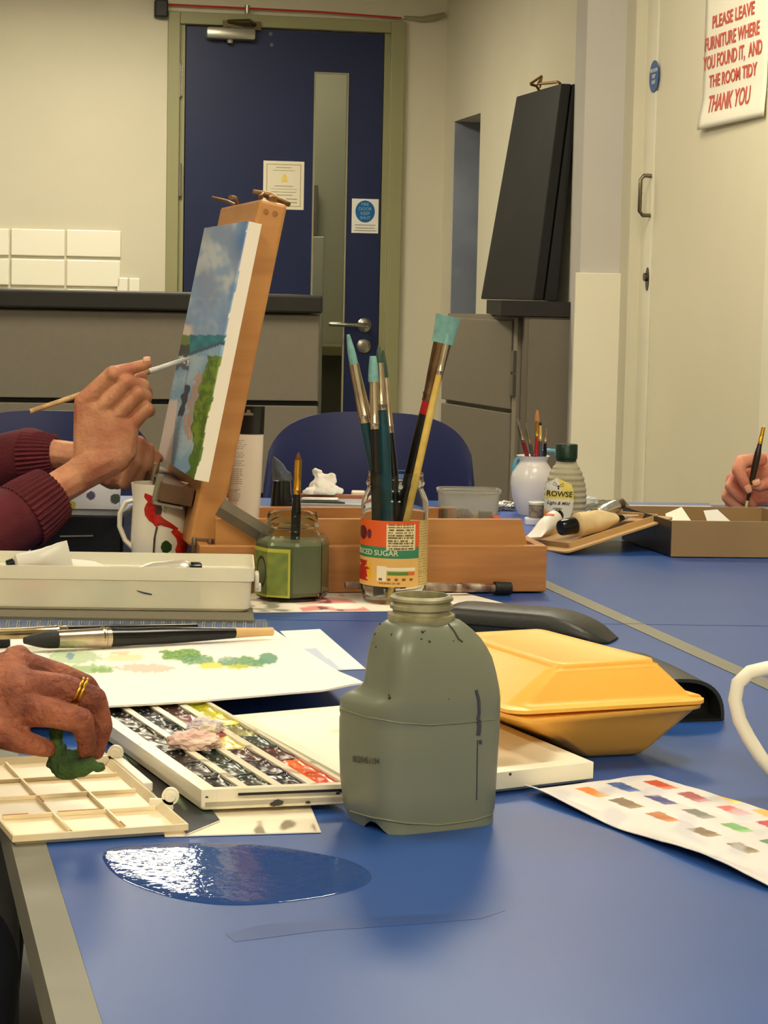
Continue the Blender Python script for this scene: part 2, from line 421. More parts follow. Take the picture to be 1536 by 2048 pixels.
# poster
pc = [ondoor(1413, -14), ondoor(1536, -50), ondoor(1532, 232), ondoor(1405, 262)]
pt = [((p - DP).dot(DD), p.z) for p in pc]
tA, tB, zA, zB = pt[3][0], pt[2][0] + .005, (pt[3][1] + pt[2][1]) / 2, 1.073 + 600 / 820
zA = pt[3][1] * .5 + pt[2][1] * .5
PW = tB - tA
pos = thing('paper_poster', dm((tA + tB) / 2, 0, zA), 'white paper poster with red capital letters taped to the cream door', 'poster')
def pf(u, v):
    n = .003 + .014 * (1 - sm(0, .25, v)) * (.35 + .65 * (1 - u)) * .8
    return dm(tA + u * PW, n, zA + v * (zB - zA) - .0 * u)
b = BM(); grid(b, pf, 16, 24, lambda u, v: (240, 232, 212))
for f_ in b.faces: f_.smooth = True
po = obj('sheet', b, mat('poster_paper', (240, 234, 216), .5), pos, recalc=False)
s_ = po.modifiers.new('s', 'SOLIDIFY'); s_.thickness = .0005
redm = mat('poster_red', (200, 78, 58), .6)
bb = BM()
def addtxt(bb, tb):
    me = bpy.data.meshes.new('t'); tb.to_mesh(me); bb.from_mesh(me); tb.free(); bpy.data.meshes.remove(me)
for s_, x0, y0, x1, y1, hh in (('PLEASE LEAVE', 1428, 45, 1512, 18, .030), ('FURNITURE WHERE', 1413, 92, 1522, 56, .032), ('YOU FOUND IT,  AND', 1410, 130, 1528, 94, .033), ('THE ROOM TIDY', 1421, 166, 1517, 138, .030), ('THANK YOU', 1422, 210, 1505, 192, .042)):
    ta, za = dproj(x0, y0); tb_, zb = dproj(x1, y1)
    cu = text_bm(s_, hh * 1.35, Matrix(), .0002, .0008); xsv = [v.co.x for v in cu.verts]; wid = max(xsv) - min(xsv); cu.free()
    tmid = (ta + tb_) / 2; zmid = (za + zb) / 2
    vfrac = (zmid - zA) / (zB - zA); ufr = (tmid - tA) / PW
    tbm = text_bm(s_, hh * 1.35, Matrix(), .0002, .0008, sx=(tb_ - ta) / wid)
    for v in tbm.verts:
        tt = tmid + v.co.x; zz = zmid + v.co.y; uu = (tt - tA) / PW; vv = (zz - zA) / (zB - zA)
        p = pf(uu, vv); v.co = p + DN * (.0012 + v.co.z) + Vector((0, 0, 0))
    addtxt(bb, tbm)
obj('lettering', bb, redm, pos)
# outer walls of the room
b = BM(); e = dm(1.0, 0, 0); prism(b, [(e.x - .02, e.y + .02), (2.15, e.y + .02), (2.15, e.y + .14), (e.x, e.y + .14)], 0, CEIL); prism(b, [(2.15, -2.1), (2.27, -2.1), (2.27, e.y + .14), (2.15, e.y + .14)], 0, CEIL)
obj('wall_far_right', b, wallm, kind='structure')
b = BM(); prism(b, [(-2.9, -2.1), (-2.78, -2.1), (-2.78, 7.4), (-2.9, 7.4)], 0, CEIL); obj('wall_left', b, wallm, kind='structure')
b = BM(); prism(b, [(-2.9, -2.2), (2.27, -2.2), (2.27, -2.1), (-2.9, -2.1)], 0, CEIL); obj('wall_front', b, wallm, kind='structure')
# ceiling lights
for i, (x, y) in enumerate(PANELS):
    LZ = CEIL if i else 2.20
    lt = thing('ceiling_light', (x, y, LZ - .03), ['square light panel hung on cords below the ceiling left of the blue door', 'square ceiling light panel over the left chair', 'square ceiling light panel near the cream door', 'square ceiling light panel over the painter', 'square ceiling light panel over the middle of the tables', 'square ceiling light panel behind the camera on the left', 'square ceiling light panel behind the camera on the right'][i], 'light', 'square ceiling lights', rz=0)
    b = BM()
    for q in ((-.3, -.3, .3, -.28), (-.3, .28, .3, .3), (-.3, -.28, -.28, .28), (.28, -.28, .3, .28)): box2(b, (x + q[0], y + q[1], LZ - .03), (x + q[2], y + q[3], LZ - .001))
    if not i: box2(b, (x - .28, y - .28, LZ - .004), (x + .28, y + .28, LZ - .001))
    obj('frame', b, white_gloss, lt)
    if not i:
        for q in ((-.25, -.25), (.25, -.25), (-.25, .25), (.25, .25)): b = BM(); tube(b, [(x + q[0], y + q[1], LZ), (x + q[0], y + q[1], CEIL)], .003, 8); obj('cord', b, steel, lt)
    b = BM(); box2(b, (x - .28, y - .28, LZ - .026), (x + .28, y + .28, LZ - .016)); obj('diffuser', b, mat('panel_glow%d' % i, (255, 255, 255), .5, emit=PANEL_POWER * PANEL_GAIN[i]), lt)
lt = thing('ceiling_light', MR @ Vector((.1, .95, CEIL - .03)), 'added light panel in the corridor, brightening the view through the blue door glass', 'light', rz=YAW)  # added lamp, lights the corridor seen through the door glass
b = BM(); box2(b, (-.2, .65, CEIL - .03), (.4, 1.25, CEIL - .02), MR); obj('diffuser', b, mat('panel_glow_corridor', (255, 255, 255), .5, emit=9), lt)
b = BM(); box2(b, (-.22, .63, CEIL - .02), (.42, 1.27, CEIL - .001), MR); obj('frame', b, white_gloss, lt)
# ------------------------------------------------------------------ signs on the blue door
def bsheet(name, x0, y0, x1, y1, n, m, parent):
    p = onback(x0, y0); q = onback(x1, y1); b = BM(); box2(b, (p.x, -n, q.z), (q.x, -n + .0012, p.z), MR); return obj(name, b, m, parent), p, q
p = onback(730, 430)
sg = thing('door_sign', MR @ Vector((p.x, -.001, p.z)), 'small white sign with blue disc beside the door glass above the lever', 'sign')
_, p, q = bsheet('plate', 704, 397, 756, 467, .0014, mat('plate_white', (236, 234, 224), .5), sg)
c = onback(730, 423); b = BM(); e = [(math.cos(a) * .036, math.sin(a) * .04) for a in [2 * pi * i / 40 for i in range(40)]]
prism(b, e, 0, .0008, MR @ Matrix.Translation((c.x, -.0016, c.z)) @ Matrix.Rotation(pi / 2, 4, 'X')); obj('disc', b, mat('disc_blue', (10, 95, 160), .5), sg)
def btext(body, px, py, size, sx=1): 
    c = onback(px, py); return text_bm(body, size, MR @ Matrix.Translation((c.x, -.0028, c.z)) @ Matrix.Rotation(pi / 2, 4, 'X'), .0001, sx=sx)
bb = BM()
for k, s_ in enumerate(('FIRE', 'DOOR', 'KEEP', 'SHUT')): addtxt(bb, btext(s_, 730, 409 + k * 9, .016))
obj('disc_lettering', bb, mat('pale_blue_ink', (140, 190, 215), .6), sg)
b = BM()
def bars(b, rows):
    for x0, x1, y in rows:
        p = onback(x0, y); q = onback(x1, y + 2.2); box2(b, (p.x, -.0024, q.z), (q.x, -.0019, p.z), MR)
bars(b, [(709, 751, 449), (711, 749, 455), (708, 752, 460)])
obj('caption', b, mat('grey_ink', (120, 120, 115), .6), sg)
p = onback(567, 370)
nt_ = thing('paper_notice', MR @ Vector((p.x, -.001, p.z)), 'white printed certificate taped to the blue door left of the glass', 'notice')
bsheet('sheet', 527, 321, 607, 420, .0014, mat('notice_paper', (236, 228, 205), .5), nt_)
b = BM(); p = onback(533, 327); q = onback(601, 414)
for s in ((p.x, p.z, q.x, p.z - .003), (p.x, q.z + .003, q.x, q.z), (p.x, p.z, p.x + .003, q.z), (q.x - .003, p.z, q.x, q.z)): box2(b, (s[0], -.002, s[3]), (s[2], -.0016, s[1]), MR)
obj('border', b, mat('notice_line', (190, 176, 130), .5), nt_)
b = BM(); bars(b, [(552, 583, 334), (546, 590, 340), (548, 586, 371), (541, 594, 377), (543, 592, 383), (550, 585, 389), (541, 562, 397), (572, 594, 397), (541, 562, 404), (572, 594, 404)])
obj('lettering', b, mat('notice_ink', (165, 150, 110), .6), nt_)
b = BM(); c = onback(569, 357); prism(b, [(-.012, -.012), (.012, -.012), (.008, .006), (0, .02), (-.008, .006)], 0, .0006, MR @ Matrix.Translation((c.x, -.0018, c.z)) @ Matrix.Rotation(pi / 2, 4, 'X')); obj('emblem', b, mat('emblem_gold', (238, 214, 110), .4), nt_)
# ------------------------------------------------------------------ tables
blue = mat('blue_laminate', (38, 78, 148), .38, var=.12, vscale=5, bump=.04, bscale=900)
lip = mat('grey_table_edging', (124, 122, 108), .5, var=.08, vscale=20)
legm = mat('grey_steel_leg', (90, 92, 95), .4, .6)
aL0 = T(100, 2048); aL1 = T(20, 1680)
dT = Vector((-.2334, .9724, 0)); nT = Vector((.9724, .2334, 0))
cn = T(1289, 1249)                     # corner where the four tables meet
lft = aL1 - nT * .0
wA = (cn - aL1).dot(nT)
def PT(s, t): return cn + nT * s + dT * t   # s across, t along
ja = Vector((1, .055, 0)).normalized()   # direction of the joint
def jn(s, off=0):                        # point on joint line with across coordinate s
    k = s / ja.dot(nT); return cn + ja * k + dT * off
LIP = .022
def table(sL, sR, t0, t1, skew0, skew1, label, lipL, lipR, grp):
    """plan polygon; t0/t1 offsets from the joint line; skewed ends follow the joint"""
    def c(s, t, sk):
        return jn(s, t) if sk else PT(s, t)
    P = [c(sL, t0, skew0), c(sR, t0, skew0), c(sR, t1, skew1), c(sL, t1, skew1)]
    mid = sum(P, Vector()) / 4
    th = thing('table', (mid.x, mid.y, 0), label, 'table', grp)
    iL, iR = (LIP if lipL else 0), (LIP if lipR else 0)
    Q = [c(sL + iL, t0, skew0), c(sR - iR, t0, skew0), c(sR - iR, t1, skew1), c(sL + iL, t1, skew1)]
    b = BM(); prism(b, [(p.x, p.y) for p in Q], TZ - .025, TZ); obj('tabletop', b, blue, th)
    b = BM()
    if lipL:
        q = [c(sL, t0, skew0), c(sL + iL - .0003, t0, skew0), c(sL + iL - .0003, t1, skew1), c(sL, t1, skew1)]; prism(b, [(p.x, p.y) for p in q], TZ - .027, TZ + .0006)
    if lipR:
        q = [c(sR - iR + .0003, t0, skew0), c(sR, t0, skew0), c(sR, t1, skew1), c(sR - iR + .0003, t1, skew1)]; prism(b, [(p.x, p.y) for p in q], TZ - .027, TZ + .0006)
    if lipL or lipR: obj('edging', b, lip, th)
    for p in P:
        q = p + (mid - p).normalized() * .11
        b = BM(); tube(b, [(q.x, q.y, .0), (q.x, q.y, TZ - .028)], .018, 14); obj('leg', b, legm, th, True)
    b = BM(); R = [p + (mid - p).normalized() * .11 for p in P]
    for i in range(4):
        e0, e1 = R[i], R[(i + 1) % 4]; m_ = (e0 + e1) / 2; box(b, (m_.x, m_.y, TZ - .05), (.02, (e1 - e0).length, .04), fr(e0, e1) @ Matrix.Rotation(pi / 2, 3, 'X') if False else Matrix.Rotation(math.atan2((e1 - e0).y, (e1 - e0).x) - pi / 2, 3, 'Z'))
    obj('frame', b, legm, th)
    return th
g = 'blue topped tables pushed together'
table(-wA, 0, -1.42, -.0015, False, True, 'nearest blue topped table, carrying the milk bottle and paintboxes', True, True, g)
table(-wA, 0, .0015, 1.36, True, True, 'blue topped table carrying the wooden box easel and glass jars', True, True, g)
table(.0015, .74, .0015, 1.36, True, True, 'far right blue topped table under the brown trays', False, True, g)
table(.0015, .74, -1.42, -.0015, False, True, 'near right blue topped table beside the white mug handle', False, True, g)
# spill on the near table
def spill_outline(n=64):
    P = [(205, 1712), (225, 1696), (300, 1690), (400, 1686), (520, 1690), (620, 1704), (700, 1722), (742, 1748), (728, 1772), (660, 1792), (560, 1806), (470, 1811), (400, 1806), (330, 1792), (262, 1768), (222, 1742)]
    out = []
    N_ = len(P)
    for i in range(N_):
        for k in range(5):
            t = k / 5; p0, p1, p2, p3 = P[i - 1], P[i], P[(i + 1) % N_], P[(i + 2) % N_]
            out.append(tuple(.5 * ((2 * p1[j]) + (-p0[j] + p2[j]) * t + (2 * p0[j] - 5 * p1[j] + 4 * p2[j] - p3[j]) * t * t + (-p0[j] + 3 * p1[j] - 3 * p2[j] + p3[j]) * t ** 3) for j in (0, 1)))
    return out
o2 = [T(a, b_) for a, b_ in spill_outline()]
cen = sum(o2, Vector()) / len(o2)
b = BM(); rings = []
for f_, z in ((1, .0), (.992, .0002), (.975, .0003), (.8, .00035), (.55, .00035), (.3, .00035), (.1, .00035)):
    rings.append([(cen.x + (p.x - cen.x) * f_, cen.y + (p.y - cen.y) * f_, TZ + .0001 + z) for p in o2])
loft(b, rings)
wet = bpy.data.materials.new('spilled_water'); wet.use_nodes = True
_n = wet.node_tree.nodes; _b = _n['Principled BSDF']; _b.inputs['Base Color'].default_value = lin((30, 66, 130)); _b.inputs['Roughness'].default_value = .04; _b.inputs['IOR'].default_value = 1.33; _b.inputs['Specular IOR Level'].default_value = .55
_tc = _n.new('ShaderNodeTexCoord'); _vo = _n.new('ShaderNodeTexNoise'); _vo.inputs['Scale'].default_value = 120; _vo.inputs['Detail'].default_value = 3
_ms = _n.new('ShaderNodeTexNoise'); _ms.inputs['Scale'].default_value = 14
_mx = _n.new('ShaderNodeMapRange'); _mx.inputs[1].default_value = .35; _mx.inputs[2].default_value = .6; _mx.inputs[3].default_value = .25; _mx.inputs[4].default_value = 1
_bp = _n.new('ShaderNodeBump'); _bp.inputs['Distance'].default_value = .00035
_lk = wet.node_tree.links.new
_lk(_tc.outputs['Object'], _vo.inputs['Vector']); _lk(_tc.outputs['Object'], _ms.inputs['Vector']); _lk(_ms.outputs[0], _mx.inputs[0]); _lk(_mx.outputs[0], _bp.inputs['Strength'])
_lk(_vo.outputs[0], _bp.inputs['Height']); _lk(_bp.outputs[0], _b.inputs['Normal'])
obj('water_spill', b, wet, smooth=True, label='shallow puddle of spilled water glinting on the near blue table', cat='spill')
# wet streak
b = BM(); q = [T(*p) for p in ((450, 1868), (520, 1850), (640, 1842), (800, 1832), (950, 1826), (1010, 1822), (960, 1838), (820, 1850), (640, 1862), (520, 1878), (470, 1884))]
prism(b, [(p.x, p.y) for p in q], TZ + .00005, TZ + .00015)
obj('water_streak', b, mat('damp_streak', (33, 68, 132), .34), label='thin damp streak on the bare front of the near blue table', cat='streak')
# ------------------------------------------------------------------ counter on the left
grey = mat('grey_cabinet_laminate', (122, 114, 100), .55, var=.05, vscale=60)
darktop = mat('charcoal_worktop', (34, 31, 26), .6, var=.1, vscale=30)
K0 = W(638, 700, 5.7); MK = Matrix.Translation((K0.x, K0.y, 0)) @ Matrix.Rotation(math.radians(9.5), 4, 'Z')
def kz(py): return W(600, py, 5.7).z
x0, x1 = -1.26, 0.0
cb = thing('drawer_cabinet', MK @ Vector(((x0 + x1) / 2, .3, 0)), 'wide grey drawer cabinet standing before the blue door, under the long charcoal worktop', 'cabinet')
b = BM(); box2(b, (x0, .0, .0), (x1, .58, kz(628)), MK); obj('body', b, grey, cb)
zs = [(kz(801), kz(630)), (kz(985), kz(811)), (.06, kz(995))]
for z0_, z1_ in zs:
    b = BM(); box2(b, (x0, -.018, z0_), (x1 - .004, -.001, z1_), MK, .002); obj('drawer', b, grey, cb)
b = BM()
for z0_, z1_ in zs[1:]: box2(b, (x0, -.006, z1_), (x1, -.0005, z1_ + .012), MK)
obj('shadow_gap', b, dark, cb)
b = BM(); box2(b, (-1.3, -.045, kz(626)), (.002, .62, kz(590)), MK, .006)
obj('worktop', b, darktop, label='long charcoal worktop on the grey drawer cabinets', cat='worktop')
# ------------------------------------------------------------------ right cabinets with black easel
C1 = W(1041, 800, 6.15); vd = Vector((-.33, .944, 0)).normalized(); ud = Vector((.944, .33, 0))
ctz = W(1041, 634, 6.15).z
# length so that far end reads at px 888
for L_ in [x * .01 for x in range(30, 160)]:
    p = C1 + vd * L_
    if p.x / p.y < (888 - 768) / F: break
MC = Matrix((ud, vd, Vector((0, 0, 1)))).transposed().to_4x4(); MC = Matrix.Translation((C1.x, C1.y, 0)) @ MC
def ong(px, py): return MC.inverted() @ HIT(px, py, C1, ud)
cb = thing('drawer_cabinet', MC @ Vector((.1, L_ / 2, 0)), 'grey drawer cabinet against the right wall with its fronts facing left', 'cabinet')
b = BM(); box2(b, (0, 0, 0), (.16, L_, ctz), MC); obj('body', b, grey, cb)
gz = ong(940, 809).z
for z0_, z1_ in ((gz + .006, ctz - .012), (gz - .30, gz - .006), (.05, gz - .312)):
    b = BM(); box2(b, (-.018, .035, z0_), (-.001, L_ - .006, z1_), MC, .002); obj('drawer', b, grey, cb)
b = BM(); box2(b, (-.014, .001, 0.02), (-.001, .03, ctz - .004), MC); obj('side_rail', b, mat('grey_rail', (140, 132, 116), .5), cb)
b = BM()
for py in (722, 770): q = ong(1035, py); box2(b, (-.024, .004, q.z - .03), (-.015, .028, q.z + .03), MC)
obj('hinge', b, mat('hinge_grey', (120, 116, 106), .4, .6), cb)
ez = ctz
cb = thing('tall_cabinet', W(1095, 800, 6.05).to_2d().to_3d(), 'plain grey cabinet end beside the column, under the black easel', 'cabinet')
c5 = W(1045, 800, 6.05); c6 = W(1143, 800, 6.05)
b = BM(); prism(b, [(c5.x, 6.05), (c6.x, 6.05), (c6.x, 6.14), (c5.x + .0, 6.14)], 0, ctz + .002); obj('body', b, mat('grey_cabinet_end', (112, 104, 90), .6, var=.05, vscale=50), cb)
b = BM(); box2(b, (c5.x + .012, 6.045, .06), (c6.x - .003, 6.049, ctz - .004)); obj('end_panel', b, mat('grey_cabinet_end2', (118, 110, 96), .6, var=.05, vscale=50), cb)
w0 = W(982, 628, 6.1); w1 = W(1141, 604, 6.1)
b = BM(); prism(b, [(W(983, 700, 6.25).x, 6.25), (W(1000, 700, 6.04).x, 6.04), (w1.x, 6.04), (w1.x, 6.34), (w1.x - .1, 6.6), (.3, 6.6)], ctz + .004, w1.z)
obj('worktop', b, darktop, label='short charcoal worktop on the grey cabinets by the column', cat='worktop')
# black folded easel box leaning
def slab_from(NT, NB, FT, FB, thick_dir, th):
    """4 front corners plus thickness vector -> list of 8 points"""
    return [NT, NB, FB, FT] + [p + thick_dir * th for p in (NT, NB, FB, FT)]
def hexa(b, P, bev=0):
    v = [b.verts.new(p) for p in P]
    fs = [b.faces.new([v[i] for i in f_]) for f_ in ((0, 1, 2, 3), (7, 6, 5, 4), (0, 4, 5, 1), (1, 5, 6, 2), (2, 6, 7, 3), (3, 7, 4, 0))]
    if bev: bmesh.ops.bevel(b, geom=list({e for f_ in fs for e in f_.edges}), offset=bev, segments=2, affect='EDGES', profile=.5)
be = thing('folded_easel', W(1050, 606, 6.3), 'black paint-scuffed folded box easel leaning upright on the charcoal worktop', 'easel')
NT = W(1122, 167, 6.12); NB = W(1066, 604, 6.12); FT = W(1033, 193, 6.52); FB = W(961, 604, 6.52)
FB.z = NB.z = w1.z + .002
td = (NT - NB).cross(FT - NT).normalized(); td = td if td.x > 0 else -td
th_v = Vector((.985, .17, 0))
blk = mat('black_painted_wood', (18, 19, 15), .6, var=.3, vscale=12, bump=.1, bscale=200)
b = BM(); hexa(b, slab_from(NT, NB, FT, FB, th_v, .03), .003); obj('lid_panel', b, blk, be)
b = BM(); hexa(b, [p + th_v * .034 for p in (NT, NB, FB, FT)] + [p + th_v * .05 for p in (NT, NB + Vector((.02, 0, 0)), FB + Vector((.02, 0, 0)), FT)], .002); obj('back_panel', b, mat('black_wood_dark', (14, 14, 12), .6), be)
b = BM()
for k, (f0, f1, rr) in enumerate(((.35, .03, .006), (.72, .05, .004))):
    pass
for px, py, r_ in ((1053, 272, .005), (1026, 577, .006), (1004, 590, .004)):
    c_ = HIT(px, py, NT, (NB - NT).cross(FT - NT).normalized()); M_ = plane_M(c_, (FT - NT), (NT - NB))
    lathe(b, [(0, -.0015), (r_, -.0015), (r_ * .8, .0015), (0, .0015)], (0, 0, 0), 8); 
    for v in b.verts[-40:]: pass
b.free()
b = BM()
for px, py, r_ in ((1053, 272, .005), (1026, 577, .006), (1022, 560, .003)):
    c_ = HIT(px, py, NT, (NB - NT).cross(FT - NT).normalized())
    bmesh.ops.create_icosphere(b, subdivisions=2, radius=1, matrix=Matrix.Translation(c_) @ Matrix.Diagonal((.0025, r_ * .9, r_ * 1.8, 1)))
obj('paint_spot', b, mat('old_paint', (150, 160, 150), .6), be)
b = BM(); q = [W(1060, 168, 6.3), W(1084, 152, 6.3), W(1076, 168, 6.3), W(1116, 164, 6.2), W(1120, 167, 6.18)]
tube(b, q, .004, 8); tube(b, [W(1060, 168, 6.3), W(1073, 172, 6.31), W(1079, 182, 6.32)], .004, 8); tube(b, [W(1084, 152, 6.3), W(1080, 176, 6.3)], .003, 8)
obj('clasp', b, mat('old_brass', (140, 104, 60), .4, .8), be)
b = BM()
# ------------------------------------------------------------------ chairs
shell = mat('navy_plastic', (34, 44, 100), .4, var=.05, vscale=6, bump=.06, bscale=500)
def chair(px, Y, top_py, label, wpx):
    c_ = W(px, 900, Y); zt_ = W(px, top_py, Y).z; hw = wpx / 2 / F * Y
    th = thing('plastic_chair', (c_.x, Y + .22, 0), label, 'chair', 'navy plastic chairs around the tables', rz=0)
    b = BM(); n = 48; rows = []
    zb = .50; H_ = zt_ - zb
    def sect(off):
        out = []
        nv = 22
        for j in range(nv + 1):
            v = j / nv
            ww = hw * (1 - max(0, (v - .0)) ** 5 * 0) * (.86 + .14 * min(1, v * 2))
            # superellipse top corners
            row = []
            for i in range(n + 1):
                u = -1 + 2 * i / n
                row.append((u, v))
            out.append(row)
        return out
    def P_(u, v, o):
        hv = v
        ztop = 1.0 - .40 * (1 - max(0.0, 1 - abs(u) ** 3.4) ** (1 / 2.6))
        z = zb + H_ * hv * (ztop if True else 1)
        wid = hw * (.9 + .1 * math.sin(min(1, v * 1.3) * pi / 2))
        x = u * wid * (1 - .02 * v)
        yy = Y + .02 + .055 * v * v + (-.06) * (u * u) * 1.0 + o
        return Vector((c_.x + x, yy + .05 * (1 - v), z))
    rings = []
    for j in range(21):
        v = j / 20; ring = [P_(-1 + 2 * i / n, v, 0) for i in range(n + 1)] + [P_(1 - 2 * i / n, v, .007) for i in range(n + 1)]
        rings.append(ring)
    loft(b, rings); bk = obj('backrest', b, shell, th, True)
    b = BM(); rings = []
    for j in range(13):
        v = j / 12; w_ = hw * (.95 - .05 * v); y = Y + .06 + (-.42) * v * -1
        y = Y + .05 - .40 * v if False else Y + .05 + (-.0) - .41 * v
        z = .445 + .02 * math.cos(v * pi) - (.03 if v > .92 else 0)
        rings.append([Vector((c_.x + (-1 + 2 * i / 24) * w_, y, z + .012 * (-1 + 2 * i / 24) ** 2)) for i in range(25)] + [Vector((c_.x + (1 - 2 * i / 24) * w_, y, z - .007 + .012 * (1 - 2 * i / 24) ** 2)) for i in range(25)])
    loft(b, rings); obj('seat', b, shell, th, True)
    for sx in (-1, 1):
        b = BM(); tube(b, [(c_.x + sx * hw * .78, Y + .06, .44), (c_.x + sx * hw * .8, Y + .08, .52)], .011, 12); 
        obj('back_bracket', b, legm, th, True)
        for y0, y1 in ((Y + .03, Y + .09), (Y - .32, Y - .36)):
            b = BM(); tube(b, [(c_.x + sx * hw * .72, y0, .43), (c_.x + sx * hw * .95, y1, .0)], .011, 12); obj('leg', b, legm, th, True)
    return th
chair(740, 3.98, 829, 'navy plastic chair beyond the table, behind the brushes in the jar', 436)
chair(96, 3.98, 826, 'navy plastic chair behind the painting hands, before the grey counter', 440)
# ------------------------------------------------------------------ shared small builders
gold = mat('gold', (225, 170, 60), .25, 1); silver = mat('ferrule_silver', (205, 190, 165), .25, 1, var=.25, vscale=60)
woodn = mat('bare_wood', (214, 176, 118), .5, var=.12, vscale=40)
blackp = mat('black_lacquer', (14, 14, 15), .22); tealp = mat('teal_lacquer', (12, 66, 78), .3, var=.3, vscale=60)
tealb = mat('teal_bristle', (122, 172, 164), .6, var=.25, vscale=120, bump=.3, bscale=900)
whitep = mat('white_plastic', (238, 232, 212), .35, var=.02, vscale=20)
def line_at(A, D, t): return A + (D - A) * t
def brush(label, A, D, tb, tf, r0, rb, rf, rf2, rh, rend, bm_, fm, hm, flat=None, group=None, band=None, tailm=None, tail=.85):
    """A tip, D handle end; tb, tf fractions where bristles and ferrule end"""
    A = Vector(A); D = Vector(D)
    th = thing('paint_brush', D if D.z < A.z else A, label, 'brush', group)
    B_ = line_at(A, D, tb); C_ = line_at(A, D, tf)
    b = BM(); n = 8
    pts = [line_at(A, B_, k / n) for k in range(n + 1)]; rr = [r0 + (rb - r0) * math.sin(min(1, k / n * 1.15) * pi / 2) for k in range(n + 1)]
    tube(b, pts, rr, 14, flat=flat); obj('bristles', b, bm_, th, True)
    b = BM(); tube(b, [line_at(B_, C_, t) for t in (-.02, .5, .84, .86, .89, .91, 1)], [rf, (rf + rf2) / 2, rf2, rf2 * 1.09, rf2 * 1.09, rf2, rf2 * 1.03], 16, flat=flat); obj('ferrule', b, fm, th, True, angle=30)
    def hr(t): return rf2 * .96 + (rh - rf2 * .96) * sm(0, .18, t) + (rend - rh) * sm(.25, 1, t)
    segs = []
    t0 = 0.0
    if band: segs.append(('colour_band', 0, band[0], band[1])); t0 = band[0]
    if tailm: segs.append(('handle', t0, tail, hm)); segs.append(('handle_tip', tail, 1, tailm))
    else: segs.append(('handle', t0, 1, hm))
    for nm, a_, z_, m_ in segs:
        b = BM(); N_ = 12; tube(b, [line_at(C_, D, a_ + (z_ - a_) * k / N_) for k in range(N_ + 1)], [hr(a_ + (z_ - a_) * k / N_) for k in range(N_ + 1)], 14); obj(nm, b, m_, th, True, angle=50)
    return th
def curved_text(body, size, R, c, a0, z, sx=1.0, bold=0, rx=1, ry=1, d=.0002):
    """text wrapped on a vertical cylinder round c, centred at angle a0 (0 = facing the camera, + = right)"""
    bm = text_bm(body, size, Matrix(), d, bold, sx=sx)
    bmesh.ops.triangulate(bm, faces=bm.faces[:])
    for v in bm.verts:
        a = a0 + v.co.x / R; rr = R + v.co.z + d
        v.co = Vector((c.x + rx * rr * math.sin(a), c.y - ry * rr * math.cos(a), z + v.co.y))
    return bm
def arc_label(name, c, R, a0, a1, z0, z1, colfn, m, parent, nu=80, nv=80, radf=None):
    b = BM()
    def fn(u, v):
        a = a0 + (a1 - a0) * u; r = radf(a) if radf else R
        return Vector((c.x + r * math.sin(a), c.y - r * math.cos(a), z0 + (z1 - z0) * v))
    grid(b, fn, nu, nv, colfn)
    o = obj(name, b, m, parent, recalc=False)
    s_ = o.modifiers.new('s', 'SOLIDIFY'); s_.thickness = .00015; s_.offset = 1 if True else -1
    return o
def patch(outline, mapf, colfn, name, m, parent, levels=10, th=.0002):
    n = len(outline); cx_ = sum(p[0] for p in outline) / n; cy_ = sum(p[1] for p in outline) / n
    b = BM(); lay = b.loops.layers.float_color.new('Col'); R = []
    for k in range(levels):
        f_ = 1 - k / levels; R.append([(cx_ + (p[0] - cx_) * f_, cy_ + (p[1] - cy_) * f_) for p in outline])
    V = [[b.verts.new(mapf(*q)) for q in r] for r in R]; cv = b.verts.new(mapf(cx_, cy_)); pos = {}
    for vs, qs in zip(V, R):
        for v, q in zip(vs, qs): pos[v] = q
    pos[cv] = (cx_, cy_)
    for i in range(levels - 1):
        for k in range(n): b.faces.new((V[i][k], V[i][(k + 1) % n], V[i + 1][(k + 1) % n], V[i + 1][k]))
    for k in range(n): b.faces.new((V[-1][k], V[-1][(k + 1) % n], cv))
    for f_ in b.faces:
        for l in f_.loops: l[lay] = lin(colfn(*pos[l.vert]))
    o = obj(name, b, m, parent)
    s_ = o.modifiers.new('s', 'SOLIDIFY'); s_.thickness = th; s_.offset = 0
    return o
def densify(P, k=6):
    out = []
    for i in range(len(P)):
        a, c = P[i], P[(i + 1) % len(P)]
        for j in range(k): out.append((a[0] + (c[0] - a[0]) * j / k, a[1] + (c[1] - a[1]) * j / k))
    return out
def crumple(name, c, s, m, seed, amp=.35, parent=None, sub=4, floor=True, **kw):
    b = BM(); bmesh.ops.create_icosphere(b, subdivisions=sub, radius=1)
    for v in b.verts:
        p = v.co.copy(); d = 1 + amp * noise.ridged_multi_fractal(p * 1.3 + Vector((seed, 0, 0)), 1, 2, 4, 1, 2) * .5 - amp * .6 + .12 * noise.noise(p * 6 + Vector((0, seed, 0)))
        q = p * d; q = Vector((q.x * s[0], q.y * s[1], q.z * s[2]))
        v.co = q + Vector(c)
        if floor and v.co.z < floor_z: v.co.z = floor_z + .0002 * random.random()
    return obj(name, b, m, parent, **kw)
